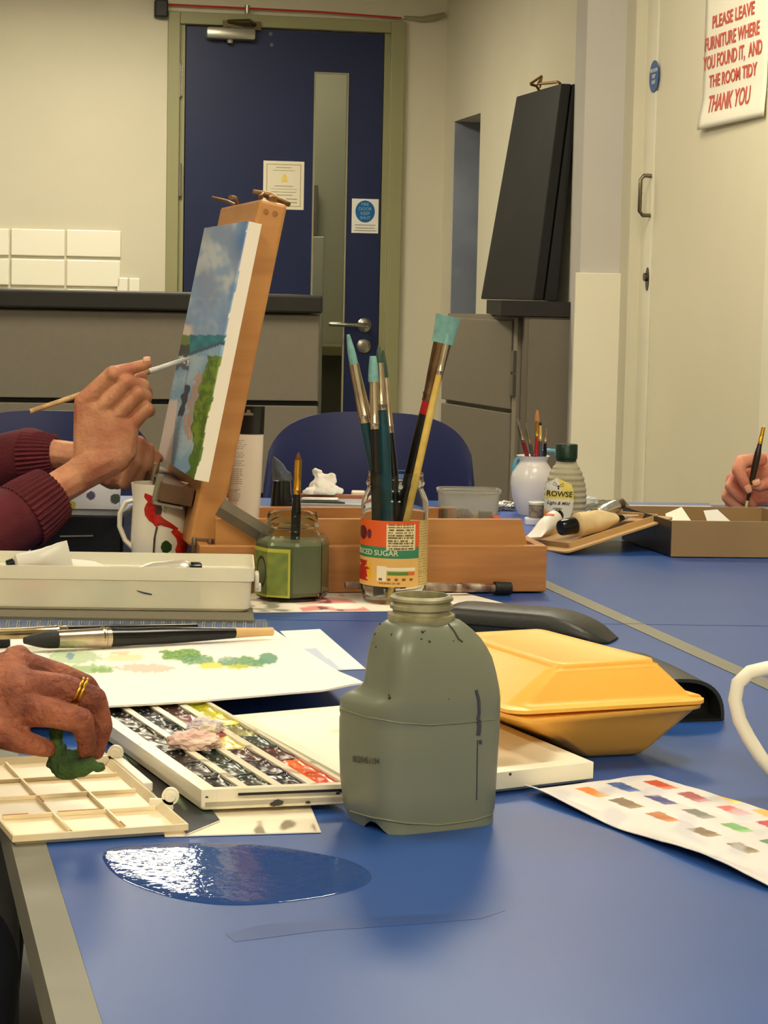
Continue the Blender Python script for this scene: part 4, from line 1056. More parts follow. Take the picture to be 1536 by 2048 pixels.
obj('clip', b, pp, pb, True)
def inb(x, y, z): return MB_ @ Vector((x, y, z))
tg = 'paint tubes in the frosted storage box'
paint_tube('silver paint tube with yellow smear and black cap in the frosted storage box', inb(-.052, .050, hB - .008), inb(-.150, .040, hB - .014), .011, blackp, mat('foil_white', (214, 208, 196), .3, .6, col2=(236, 228, 200), vscale=40, bump=.4, bscale=90), endm=mat('ochre_smear', (206, 164, 60), .4), group=tg)
paint_tube('pale grey paint tube with a dark cap, propped at the left in the frosted box', inb(-.262, .045, hB - .010), inb(-.195, .060, hB + .004), .013, blackp, mat('tube_grey', (200, 196, 184), .4), group=tg, flatdir=Vector((0, -1, .3)))
paint_tube('white paint tube lying along the back wall of the frosted box', inb(-.235, .088, hB - .014), inb(-.125, .092, hB - .020), .012, mat('tube_cap_white', (230, 226, 214), .4), mat('tube_white', (232, 226, 214), .4), group=tg)
for c_, x_, l_ in (((206, 110, 104), -.235, 'red paint tube blurred behind the front wall of the frosted box'), ((90, 150, 160), -.155, 'turquoise paint tube blurred behind the front wall of the frosted box'), ((120, 112, 100), -.075, 'grey-brown paint tube blurred behind the front wall of the frosted box')):
    paint_tube(l_, inb(x_ + .03, .016, .016), inb(x_ - .03, .018, .014), .012, mat('tube_cap_white'), mat('tube_%d' % c_[0], c_, .5), group=tg)
b = BM(); tube(b, [MB_ @ Vector((-.120, -.0035, .022)), MB_ @ Vector((-.112, -.0035, .0195)), MB_ @ Vector((-.104, -.0035, .018))], [.0004, .0009, .0008], 8); obj('blue_mark', b, mat('blue_ink', (24, 50, 90), .5), pb)
# ------------------------------------------------------------------ ring-bound pad
PZ = TZ + .007
pad = thing('sketch_pad', T(300, 1330), 'ring-bound watercolour pad open at a faint landscape of green trees', 'pad')
b = BM(); q = [T(-260, 1240, TZ + .001), T(508, 1252, TZ + .001), T(505, 1226, TZ + .001), T(-250, 1218, TZ + .001)]; prism(b, [(p.x, p.y) for p in q], TZ + .0005, PZ)
obj('folded_cover', b, mat('grey_board', (112, 106, 88), .8, var=.15, vscale=300), pad)
a_ = T(-320, 1450, TZ + .0215); b__ = T(727, 1378, TZ + .0205); c_ = T(548, 1259, PZ); d_ = T(-230, 1262, PZ)
def padcol(u, v):
    p = (a_ * (1 - u) + b__ * u) * (1 - v) + (d_ * (1 - u) + c_ * u) * v
    q = CR.transposed() @ (p - CO); x = 768 + F * q.x / -q.z; y = 1024 - F * q.y / -q.z
    c = (250, 246, 232); n = noise.noise(Vector((x * .03, y * .09, 0))); n2 = noise.noise(Vector((x * .11, y * .3, 5)))
    def bl(cx, cy, rx, ry, col, k=1.0, e=.35):
        nonlocal c
        d = ((x - cx) / rx) ** 2 + ((y - cy) / ry) ** 2 + n * .5 + n2 * .6
        if d < 1: c = mixc(c, col, k * sm(1, 1 - e, d))
    n3 = noise.noise(Vector((x * .16, y * .45, 11))); g1 = tuple(k + 46 * n3 for k in (112, 156, 74)); g2 = tuple(k + 50 * n3 for k in (100, 148, 100))
    bl(362, 1310, 46, 13, g1, .95); bl(392, 1320, 40, 11, g2, .8); bl(425, 1332, 30, 7, (232, 214, 90), .9); bl(490, 1325, 50, 13, g2, .9); bl(532, 1318, 22, 14, (96, 146, 118), .9); bl(455, 1320, 25, 8, (130, 160, 140), .7)
    bl(475, 1334, 30, 5, (206, 200, 70), .8); bl(150, 1315, 60, 16, (170, 196, 150), .75); bl(170, 1338, 60, 9, (150, 182, 120), .8); bl(250, 1315, 45, 8, (240, 220, 170), .8); bl(205, 1341, 24, 6, (128, 170, 96), .8)
    bl(290, 1336, 60, 9, (206, 190, 172), .75, .1); bl(240, 1306, 24, 4, (226, 190, 150), .6); bl(140, 1312, 8, 8, (110, 140, 176), .8)
    bl(480, 1292, 110, 10, (216, 210, 220), .5)
    return c
def padwob(u, v): return .0016 * (1 - v) ** 2 * math.sin(u * 5) ** 2 + .004 * sm(.90, 1, u) * sm(.3, 0, v)
slab_grid('page', [a_, b__, c_, d_], .0016, padcol, 220, 60, mat('watercolour_paper'), pad, wob=padwob)
r0_, r1_ = T(-150, 1252, PZ), T(530, 1256, PZ)
b = BM(); prism(b, [(p.x, p.y) for p in (T(-200, 1266, TZ), T(540, 1262, TZ), T(532, 1246, TZ), T(-200, 1243, TZ))], TZ + .0004, TZ + .004); obj('under_sheet', b, mat('blue_grey_card', (78, 92, 122), .7), pad)
nr_ = 34
for i in range(nr_):
    t = i / (nr_ - 1); p = r0_ + (r1_ - r0_) * t
    b = BM()
    for dx in (-.0011, .0011):
        pts = [p + Vector((dx, math.cos(a) * .0052, .0005 + math.sin(a) * .0052)) for a in [2 * pi * k / 14 for k in range(14)]]
        tube(b, pts, .00055, 6, closed=True)
    obj('wire_ring', b, mat('wire_grey', (190, 188, 180), .3, .8), pad)
# brushes on the pad
lp = 'paint brushes lying across the ring-bound pad'
brush('large black-handled brush with broad silver ferrule and bare wood end, nearest on the pad', T(48, 1281, PZ + .0165), T(545, 1263, PZ + .0105), .13, .33, .003, .0085, .0085, .0098, .0085, .0042, mat('black_bristle', (20, 18, 18), .5, bump=.5, bscale=500), silver, blackp, group=lp, tailm=woodn, tail=.76)
brush('slimmer black-handled brush lying behind the large one on the pad', T(-60, 1270, PZ + .0225), T(392, 1254, PZ + .0055), .10, .40, .002, .005, .0052, .0062, .0054, .0035, mat('black_bristle'), mat('ferrule_gold_dull', (190, 170, 130), .25, 1, var=.3, vscale=70), blackp, group=lp)
brush('black-bristled brush mostly hidden at the left edge of the pad', T(20, 1284, PZ + .009), T(-260, 1296, PZ + .006), .12, .3, .004, .007, .007, .006, .006, .004, mat('black_bristle'), silver, blackp, group=lp)
# loose papers
slab_grid('paper_sheet', [T(640, 1341, TZ + .0012), T(731, 1337, TZ + .0012), T(640, 1258, TZ + .0012), T(560, 1262, TZ + .0012)], .0008, lambda u, v: (250, 248, 240) if u + v * .2 > .5 or v > .5 else (196, 206, 226), 20, 20, mat('watercolour_paper'), label='loose white sheet with a pale blue tint, sticking out beyond the pad', cat='paper')
slab_grid('paper_sheet', [T(330, 1672, TZ + .0012), T(642, 1663, TZ + .0012), T(612, 1590, TZ + .0012), T(300, 1600, TZ + .0012)], .0008, lambda u, v: mixc((240, 228, 204), (140, 128, 104), sm(.12, .3, nz(u * 9, v * 3, 1, 3)) if .55 < u < .98 and v < .35 else 0), 60, 20, mat('watercolour_paper'), label='plain cream paper under the front edge of the paintbox', cat='paper')
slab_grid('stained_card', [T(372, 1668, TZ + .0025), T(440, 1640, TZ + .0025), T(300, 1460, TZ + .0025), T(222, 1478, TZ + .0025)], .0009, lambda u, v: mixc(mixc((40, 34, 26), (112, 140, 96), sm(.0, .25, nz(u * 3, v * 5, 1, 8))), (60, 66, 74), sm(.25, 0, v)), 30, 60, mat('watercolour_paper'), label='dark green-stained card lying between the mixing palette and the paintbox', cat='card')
# ------------------------------------------------------------------ paintbox
bz0, bz1 = TZ + .0042, TZ + .0185
f0 = T(403, 1580, bz1); f1 = T(703, 1568, bz1); k0 = T(224, 1453, bz1)
pu = (f1 - f0); pv = (k0 - f0); pv = pv * (.315 / pv.length)
def PX(a, b_, z): return Vector((f0.x + pu.x * a + pv.x * b_, f0.y + pu.y * a + pv.y * b_, z))
pbx = thing('paintbox', PX(.5, .5, bz0), 'open white watercolour paintbox with four rows of used colours beside the milk bottle', 'paintbox')
def pslab(b, a0, a1, b0, b1, z0, z1, bev=0):
    hexa(b, [PX(a0, b0, z0), PX(a1, b0, z0), PX(a1, b1, z0), PX(a0, b1, z0), PX(a0, b0, z1), PX(a1, b0, z1), PX(a1, b1, z1), PX(a0, b1, z1)], bev)
def smear_white(base, cols, sc, amt):
    def f(p):
        n = noise.noise(Vector((p.x * sc, p.y * sc, 1))) + .5 * noise.noise(Vector((p.x * sc * 2.7, p.y * sc * 2.7, 4)))
        m_ = int((noise.noise(Vector((p.x * 40, p.y * 40, 9))) + 1) * 2.4) % len(cols)
        return mixc(base, cols[m_], sm(amt, amt + .2, n) * .8)
    return f
b = BM(); pslab(b, 0, 1, 0, 1, bz0, bz1 - .006, .0025); obj('box_base', b, mat('old_white_plastic', (236, 228, 204), .32, col2=(222, 212, 186), vscale=30), pbx, True)
# upper frame: rim and dividers
rows = [(.105, .275), (.335, .505), (.565, .735), (.80, .965)]
sw = smear_white((236, 228, 202), [(70, 66, 60), (206, 196, 170), (120, 110, 96), (196, 150, 140), (214, 206, 120)], 45, .38)
def painted_bar(name, a0, a1, b0, b1, zt, h, n1=6, n2=60):
    b = BM(); hexa_pts = None
    fn = lambda u, v: PX(a0 + (a1 - a0) * u, b0 + (b1 - b0) * v, zt)
    grid(b, fn, n1, n2, lambda u, v: sw(fn(u, v)))
    lay = b.loops.layers.float_color['Col']
    def side(P0, P1):
        q = [b.verts.new(v) for v in (P0, P1, P1 - Vector((0, 0, h)), P0 - Vector((0, 0, h)))]; f_ = b.faces.new(q)
        for l in f_.loops: l[lay] = lin((232, 224, 200))
    c4 = [PX(a0, b0, zt), PX(a1, b0, zt), PX(a1, b1, zt), PX(a0, b1, zt)]
    for i in range(4): side(c4[i], c4[(i + 1) % 4])
    bmesh.ops.remove_doubles(b, verts=b.verts[:], dist=1e-6)
    return obj(name, b, mat('smeared_plastic', rough=.3, vc=True, coat=.3), pbx)
painted_bar('rim', 0, .104, 0, 1, bz1, .012, 8, 80); painted_bar('rim', .966, 1, .0, 1, bz1, .012, 4, 80)
painted_bar('rim', .1045, .9655, .0, .022, bz1, .012, 40, 4); painted_bar('rim', .1045, .9655, .985, 1, bz1, .012, 40, 3)
for r0, r1 in ((.276, .334), (.506, .564), (.736, .799)): painted_bar('divider', r0, r1, .0225, .9845, bz1 - .0006, .010, 6, 80)
colsf = [[(30, 30, 36), (28, 30, 34), (42, 42, 44), (52, 44, 34), (60, 50, 36), (46, 40, 36), (30, 30, 30)],
         [(22, 44, 34), (34, 60, 44), (26, 56, 46), (190, 170, 160), (30, 36, 50), (24, 32, 48), (36, 42, 48)],
         [(28, 30, 52), (40, 26, 44), (84, 34, 40), (214, 196, 110), (176, 64, 60), (120, 70, 72), (108, 72, 66)],
         [(214, 74, 30), (226, 92, 34), (96, 40, 40), (60, 84, 76), (120, 116, 60), (206, 192, 50), (196, 186, 40)]]
for ri, (r0, r1) in enumerate(rows):
    for k in range(7):
        b0 = .026 + k * .137; b1 = b0 + .130
        base = tuple(q * .72 for q in colsf[ri][k]) if sum(colsf[ri][k]) < 260 else colsf[ri][k]
        fn = lambda u, v, r0=r0, r1=r1, b0=b0, b1=b1, ri=ri, k=k: PX(r0 + (r1 - r0) * u, b0 + (b1 - b0) * v, bz1 - .0035 + .0014 * noise.noise(Vector((u * 2 + ri * 5, v * 2 + k * 7, 0))) + .0004 * noise.noise(Vector((u * 8 + ri * 5, v * 8 + k * 7, 3))) + .0015 * (abs(2 * u - 1) ** 6 + abs(2 * v - 1) ** 6 * .6))
        def cf(u, v, base=base, ri=ri, k=k):
            n = noise.noise(Vector((u * 2.5 + ri * 3, v * 2.5 + k * 3, 2))); n2 = noise.noise(Vector((u * 8 + ri, v * 8 + k, 6)))
            c = mixc(base, tuple(min(255, q * 1.4 + 6) for q in base), sm(0, .5, n + .3 * n2))
            if n2 > .42: c = mixc(c, (214, 206, 190), .8)
            return c
        b = BM(); grid(b, fn, 12, 14, cf)
        o = obj('paint_pan', b, mat('wet_paint', rough=.2, vc=True), pbx, True, recalc=False, angle=False)
        s_ = o.modifiers.new('s', 'SOLIDIFY'); s_.thickness = .003; s_.offset = -1
b = BM(); pslab(b, .23, 1.0, -.0125, -.0105, bz1 - .0040, bz1 - .0022); obj('front_groove', b, mat('groove_black', (24, 24, 26), .5), pbx)
b = BM()
for a_q, z_, r_ in ((.50, -.0105, .0042), (.47, -.0115, .003), (.92, -.0045, .0040), (.90, -.006, .003), (.97, -.0105, .0025), (.39, -.0045, .0018), (.03, -.005, .0022), (.70, -.0112, .002)):
    bmesh.ops.create_icosphere(b, subdivisions=1, radius=1, matrix=Matrix.Translation(PX(a_q, -.0068 if z_ < -.006 else -.0002, bz1 + z_ - .0) + Vector((0, 0.0012, 0))) @ Matrix.Diagonal((r_, .0016, r_ * .55, 1)))
obj('paint_blot', b, mat('blot_grey', (52, 52, 50), .5), pbx)
floor_z = bz1 - .001
crumple('tissue_wad', PX(.36, .43, bz1 + .004), (.020, .012, .0085), mat('pink_tissue', (236, 208, 190), .7, col2=(214, 176, 168), vscale=60), 3, .5, label='small pink-stained tissue wad on the middle of the paintbox', cat='tissue')
crumple('tissue_wad', PX(.60, .60, bz1 + .003), (.013, .011, .0075), mat('cream_tissue', (236, 222, 204), .7, col2=(176, 164, 186), vscale=50), 8, .5, label='cream tissue wad with a violet smudge, behind the pink one on the paintbox', cat='tissue')
# ------------------------------------------------------------------ palette tray (lid) behind the bottle
lz = TZ + .016
L1 = T(1187, 1524, lz); L0 = T(700, 1606, lz); L0 = L1 + (T(1000, 1545, lz) - L1).normalized() * .190; lv = (T(1010, 1450, lz) - L1).normalized() * .262
lu = L1 - L0
tr = thing('mixing_tray', (L0 + L1 + lv) / 2, 'plain white mixing tray behind the milk bottle, its corner pointing right', 'tray')
tr.location.z = TZ
ORG[tr.name] = Matrix.Translation(tr.location)
def LX(a, b_, z): return Vector((L0.x + lu.x * a + lv.x * b_, L0.y + lu.y * a + lv.y * b_, z))
b = BM()
def lh(a0, a1, b0, b1, z0, z1, bev=0): hexa(b, [LX(a0, b0, z0), LX(a1, b0, z0), LX(a1, b1, z0), LX(a0, b1, z0), LX(a0, b0, z1), LX(a1, b0, z1), LX(a1, b1, z1), LX(a0, b1, z1)], bev)
def ringq(i, z): return [LX(i, i, z), LX(1 - i, i, z), LX(1 - i, 1 - i, z), LX(i, 1 - i, z)]
loft(b, [ringq(.02, TZ + .0008), ringq(0, TZ + .004), ringq(0, lz), ringq(.055, lz), ringq(.10, lz - .009)])
trm = mat('tray_white', (242, 236, 214), .4, var=.03, vscale=20); obj('tray_body', b, trm, tr)
def lf(u, v): return LX(.1 + .8 * u, .1 + .8 * v, lz - .0088)
b = BM(); grid(b, lf, 60, 60, lambda u, v: mixc((248, 242, 220), (206, 196, 160), sm(.15, .4, noise.noise(Vector((u * 3, v * 5, 2)))) * .7)); o = obj('tray_floor', b, mat('watercolour_paper'), tr, recalc=False)
b = BM()
for px, py in ((1077, 1538), (1079, 1531)): bmesh.ops.create_icosphere(b, subdivisions=1, radius=.0012, matrix=Matrix.Translation(LX(.62, .0, lz - .002)))
obj('brown_chip', b, mat('brown_stain', (110, 70, 40), .6), tr)
# ------------------------------------------------------------------ square-welled palette (front left)
qz = TZ + .0075
g0_ = T(25, 1672, qz); g1_ = T(377, 1648, qz); g2_ = T(216, 1510, qz)
gu = g1_ - g0_; gv = (g2_ - g1_); gv = gv * (.225 / gv.length)
pl = thing('mixing_palette', (g0_ + gu / 2 + gv / 2), 'cream plastic palette of square wells at the table corner, under the hand with gold rings', 'palette')
def GX(a, b_, z): return Vector((g0_.x + gu.x * a + gv.x * b_, g0_.y + gu.y * a + gv.y * b_, z))
def gring(i, z, jx=None): j = i * gu.length / gv.length; return [GX(i, j, z), GX(1 - i, j, z), GX(1 - i, 1 - j, z), GX(i, 1 - j, z)]
pm = mat('cream_palette_plastic', (238, 222, 186), .3, col2=(226, 206, 166), vscale=18)
b = BM(); loft(b, [gring(.03, qz - .0068), gring(0, qz - .004), gring(0, qz), gring(.012, qz + .0002), gring(.045, qz - .0045)]); obj('tray_body', b, pm, pl)
b = BM()
def gb(a0, a1, b0, b1, z0, z1): hexa(b, [GX(a0, b0, z0), GX(a1, b0, z0), GX(a1, b1, z0), GX(a0, b1, z0), GX(a0, b0, z1), GX(a1, b0, z1), GX(a1, b1, z1), GX(a0, b1, z1)], .0003)
for a in (.345, .66): gb(a - .008, a + .008, .03, .97, qz - .0045, qz - .0016)
for c in (.27, .50, .73): gb(.05, .95, c - .006, c + .006, qz - .0045, qz - .0017)
obj('well_dividers', b, pm, pl)
dpm = mat('dried_brown_paint', (176, 122, 66), .5)
for a, c0, c1 in ((.66, .05, .11), (.345, .03, .045), (.345, .40, .48)): b = BM(); gb(a - .006, a + .006, c0, c1, qz - .0020, qz - .0012); obj('dried_paint', b, dpm, pl)
for c, a0, a1 in ((.27, .37, .64), (.50, .30, .34), (.27, .05, .2)): b = BM(); gb(a0, a1, c - .004, c + .004, qz - .0020, qz - .0013); obj('dried_paint', b, dpm, pl)
b = BM(); rr_ = [( .008, 0), (.009, .0015), (.006, .003), (.0035, .0022), (0, .0022)]
for i, (px, py) in enumerate(((341, 1592), (231, 1506))):
    p = T(px, py, qz + .004); b = BM(); tube(b, [p + Vector((0, -.002, 0)), p + Vector((0, .0022, 0))], [.0058, .0058], 24); tube(b, [p + Vector((0, -.003, 0)), p + Vector((0, -.0019, 0))], [.0035, .0042], 20)
    box(b, p + Vector((-.006, 0, -.006)), (.016, .004, .008)); obj('hinge_knob', b, whitep, pl, True)
# hinge strip of palette right side
b = BM(); hexa(b, [GX(1.002, .52, qz - .006), GX(1.07, .52, qz - .006), GX(1.07, .98, qz - .006), GX(1.002, .98, qz - .006), GX(1.002, .52, qz + .001), GX(1.07, .52, qz + .001), GX(1.07, .98, qz + .001), GX(1.002, .98, qz + .001)], .001); obj('hinge_strip', b, whitep, pl)
# ------------------------------------------------------------------ yellow takeaway box
ym = mat('yellow_foam', (248, 184, 78), .38, var=.04, vscale=14, sss=.12); 
rz_ = TZ + .043
R1 = T(1424, 1411, rz_); R0 = T(1053, 1433, rz_); cuu = (R1 - R0); UL = cuu.length; cuu.normalize(); cvv = Vector((-cuu.y, cuu.x, 0)); cvv = (cvv - cuu * .10).normalized()
VL = .205; R0 = R0 - cuu * .012; UL += .012
cb = thing('takeaway_box', R0 + cuu * UL / 2 + cvv * VL / 2 - Vector((0, 0, .043)), 'closed yellow foam takeaway box on the blue table right of the milk bottle', 'box')
def CX(a, b_, z): p = R0 + cuu * (UL * a) + cvv * (VL * b_); return Vector((p.x, p.y, z))
def crc(c4, z, r=.1, n=7):
    """rounded quad; c4 = corners in box coordinates (a,b): FL FR BR BL"""
    P_ = []; rx, ry = r, r * UL / VL
    def bil(x, y):
        a = [(c4[0][k] * (1 - x) + c4[1][k] * x) * (1 - y) + (c4[3][k] * (1 - x) + c4[2][k] * x) * y for k in (0, 1)]
        return CX(a[0], a[1], z)
    for (x, y), sx, sy, a0 in zip(((1, 0), (1, 1), (0, 1), (0, 0)), (-1, -1, 1, 1), (1, -1, -1, 1), (-pi / 2, 0, pi / 2, pi)):
        for k in range(n + 1):
            a = a0 + k / n * pi / 2; P_.append(bil(x + sx * rx + math.cos(a) * rx, y + sy * ry + math.sin(a) * ry))
    return P_
def inv_cx(px, py, z):
    p = T(px, py, z) - R0; M2 = cuu.x * cvv.y - cuu.y * cvv.x
    return ((p.x * cvv.y - p.y * cvv.x) / M2 / UL, (cuu.x * p.y - cuu.y * p.x) / M2 / VL)
top_z = TZ + .0765
tFL, tFR, tBR = inv_cx(1117, 1328, top_z), inv_cx(1312, 1316, top_z), inv_cx(1082, 1256, top_z)
tBL = (tFL[0] + tBR[0] - tFR[0] + .06, tFL[1] + tBR[1] - tFR[1])
full = [(0, 0), (1, 0), (1, 1), (0, 1)]
def insq(c4, i): return [(c4[0][0] + i, c4[0][1] + i), (c4[1][0] - i, c4[1][1] + i), (c4[2][0] - i, c4[2][1] - i), (c4[3][0] + i, c4[3][1] - i)]
def lerpq(A_, B_, t): return [(A_[k][0] * (1 - t) + B_[k][0] * t, A_[k][1] * (1 - t) + B_[k][1] * t) for k in range(4)]
tq = [tFL, tFR, tBR, tBL]; foot = insq(full, .045)
b = BM(); rings = [crc(full, rz_ + .0015, .09), crc(full, rz_ + .0042, .09), crc(insq(full, .03), rz_ + .0052, .09), crc(foot, rz_ + .0058, .09)]
for t, z in ((.1, .14), (.5, .52), (.74, .74)): rings.append(crc(lerpq(foot, tq, t), rz_ + .005 + (top_z - rz_ - .005) * z, .09 - .01 * t))
rings += [crc(lerpq(foot, tq, .80), top_z - .0062, .08), crc(lerpq(foot, tq, .83), top_z - .0048, .08), crc(lerpq(foot, tq, .93), top_z - .0042, .08), crc(lerpq(foot, tq, .955), top_z - .0032, .08), crc(lerpq(foot, tq, .985), top_z - .0008, .08), crc(insq(tq, .015), top_z, .08), crc(insq(tq, .045), top_z - .0010, .08)]
loft(b, rings); obj('lid', b, ym, cb, True, angle=70)
bFL, bFR = inv_cx(1165, 1517, TZ + .001), inv_cx(1296, 1510, TZ + .001)
bq_ = [bFL, bFR, (bFR[0] + .02, .80), (bFL[0] - .02, .80)]
b = BM(); rg = []
for q4, z in ((insq(bq_, .03), TZ + .0006), (insq(bq_, .01), TZ + .003), (lerpq(bq_, full, .12), TZ + .009), (lerpq(bq_, full, .60), rz_ - .014), (lerpq(bq_, full, .84), rz_ - .004), (insq(full, .01), rz_ - .0028), (insq(full, .008), rz_ + .0004), (insq(full, .05), rz_ + .0004)):
    rg.append(crc(q4, z, .09))
for ring in rg[4:7]:
    for v in ring:
        d = (v - R0).dot(cuu) / UL; e = (v - R0).dot(cvv) / VL
        if e < .2 and d < .55: v.z -= .0055 * math.sin(min(1, max(0, (d) / .55)) * pi)
loft(b, rg); obj('base', b, ym, cb, True, angle=70)
b = BM(); hexa(b, [CX(.93, .05, rz_ + .0044), CX(1.0, .06, rz_ + .0044), CX(1.0, .2, rz_ + .0044), CX(.93, .2, rz_ + .0044), CX(.93, .05, rz_ + .0075), CX(.985, .06, rz_ + .0065), CX(.985, .2, rz_ + .0065), CX(.93, .2, rz_ + .0075)], .001); obj('closing_tab', b, ym, cb)
# ------------------------------------------------------------------ spectacle cases
casem = mat('black_leatherette', (46, 46, 42), .42, bump=.15, bscale=500); casein = mat('black_lining', (8, 8, 9), .8)
def arch_case(label, F0, F1, r, h, th=.003, cap=False, open_front=True, mt=casem):
    F0 = Vector(F0); F1 = Vector(F1); ax = (F1 - F0).normalized(); sd = Vector((ax.y, -ax.x, 0)); L_ = (F1 - F0).length
    cs = thing('glasses_case', (F0 + F1) / 2, label, 'case', 'black glasses cases on the table')
    def prof(rr, hh, lift=0):
        P_ = []
        for k in range(25):
            a = pi * k / 24; P_.append((math.copysign(abs(math.cos(a)) ** .8, math.cos(a)) * rr, hh * math.sin(a) ** .75 + lift))
        return P_
    def ring(t, rr, hh, lift=0): return [F0 + ax * (L_ * t) + sd * x + Vector((0, 0, z)) for x, z in prof(rr, hh, lift)]
    b = BM(); rings = []
    ts = [0, .01, .5, .9, .96, .99, 1.0]; sc = [1, 1, 1.02, .98, .9, .72, .5]
    for t, s in zip(ts, sc): rings.append(ring(t, r * s, h * (.35 + .65 * s), .0005) )
    outer_ = rings
    inner_ = [ring(t, (r - th) * s, (h - th) * (.35 + .65 * s), .0005) for t, s in zip(ts[:4], sc[:4])]
    loft(b, inner_[::-1] + outer_, caps=False, closed=False)
    a_ = [v for v in b.verts][-25:]; b.faces.new(a_)
    obj('shell', b, mt, cs, True, angle=40)
    b = BM(); loft(b, [ring(t, (r - th) * .96, (h - th) * .93, .0015) for t in (.16, .3)]); obj('lining', b, casein, cs)
    b = BM(); P0 = [F0 + ax * (L_ * t) + sd * (x * r * .96) for t, x in ((.0, 1), (.0, -1), (.93, -1), (.93, 1))]; prism(b, [(p.x, p.y) for p in P0], TZ + .0002, TZ + .002); obj('base', b, casein, cs)
    return cs
fo = T(1372, 1447); axv = (Vector((.213, 2.0, 0)) - Vector((.262, 1.79, 0))).normalized()
p0 = Vector((T(1365, 1447).x - .002, T(1400, 1447).y + .004, TZ))
arch_case('open black glasses case right of the yellow box, its dark hollow end facing the camera', p0, p0 + axv * .155, .040, .036)
p0 = T(1210, 1292) + Vector((.0, .0, 0)); q0 = T(860, 1262)
cs = thing('glasses_case', (p0 + q0) / 2, 'closed flat-topped black glasses case lying behind the yellow box', 'case', 'black glasses cases on the table')
axc = (q0 - p0); axc.normalize(); sdc = Vector((-axc.y, axc.x, 0)); 
sdc = sdc if sdc.y > 0 else -sdc
b = BM(); rings = []
Lc = .205; hz = W(1050, 1222, 2.2).z - TZ
for t in [k / 24 for k in range(25)]:
    e = .0; x = t * Lc
    hh = hz * (1 - max(0, 1 - x / .075) ** 2.2) * (1 - max(0, 1 - (Lc - x) / .05) ** 3)
    hh = max(hh, .002); w_ = .034 * (1 - max(0, 1 - x / .03) ** 2 * .5)
    rings.append([p0 + axc * x + sdc * (.03 + w_ * cx_) + Vector((0, 0, .0008 + hh * cz_)) for cx_, cz_ in ((-1, 0), (-1.03, .35), (-1, .7), (-.9, .92), (-.75, 1), (.75, 1), (.9, .92), (1, .7), (1.03, .35), (1, 0))])
loft(b, rings); obj('shell', b, casem, cs, True, angle=50)
b = BM(); rr2 = []
for t in [k / 24 for k in range(25)]:
    x = t * Lc; hh = max(.002, hz * (1 - max(0, 1 - x / .075) ** 2.2)) * .42
    rr2.append(p0 + axc * x + sdc * (.03 - .0352) + Vector((0, 0, hh + .001)))
tube(b, rr2[2:-1], .0012, 6); obj('seam', b, casein, cs)
b = BM(); c_ = W(1035, 1237, p0.y + .0); 
# ------------------------------------------------------------------ colour chart
K = [T(1536 + 150, 1835, TZ + .001), T(1048, 1586, TZ + .001), T(1290, 1556, TZ + .001), T(1700, 1690, TZ + .001)]
K = [T(1525, 1776, TZ + .0015), T(1640, 1650, TZ + .0015), T(1345, 1560, TZ + .0015), T(1048, 1583, TZ + .0015)]
sws = [(1185, 1588, (226, 128, 40)), (1248, 1578, (58, 92, 152)), (1322, 1574, (200, 82, 50)), (1395, 1574, (214, 204, 70)), (1252, 1611, (104, 76, 34)), (1322, 1604, (62, 62, 126)), (1388, 1600, (160, 62, 62)), (1462, 1600, (236, 198, 80)), (1326, 1638, (184, 106, 50)), (1398, 1632, (120, 118, 110)), (1468, 1626, (220, 96, 98)), (1536, 1632, (236, 190, 110)), (1408, 1669, (122, 96, 64)), (1474, 1660, (116, 172, 102)), (1546, 1655, (196, 76, 84)), (1486, 1700, (120, 104, 74)), (1552, 1692, (84, 130, 100)), (1600, 1668, (120, 90, 140))]
def chart(u, v):
    p = (K[0] * (1 - u) + K[1] * u) * (1 - v) + (K[3] * (1 - u) + K[2] * u) * v
    q = CR.transposed() @ (p - CO); x = 768 + F * q.x / -q.z; y = 1024 - F * q.y / -q.z
    c = (232, 226, 220)
    for sx_, sy_, col in sws:
        dx, dy = x - sx_, y - sy_
        # swatch slanted along the sheet
        a = dy / 11.0 - dx * .0; bq = (dx - dy * 1.9) / 22.0
        if abs(a * 1.0 - bq * .28) < .82 and abs(bq) < 1: c = mixc(col, tuple(min(255, k + 60) for k in col), sm(-.2, .9, bq)) 
    n = nz(x * .02, y * .03, 1, 2)
    return mixc(c, (206, 202, 204), sm(.1, .5, n) * .5)
edge = lambda t: .0025 * noise.noise(Vector((t * 4, 0, 3)))
def cwob(u, v): return .0012 * abs(math.sin(u * 6 + v * 3)) + .0050 * sm(.10, 0, v) * (.5 + .5 * math.sin(u * 8)) + .002 * noise.noise(Vector((u * 3, v * 5, 1))) * 1.0 + .0012
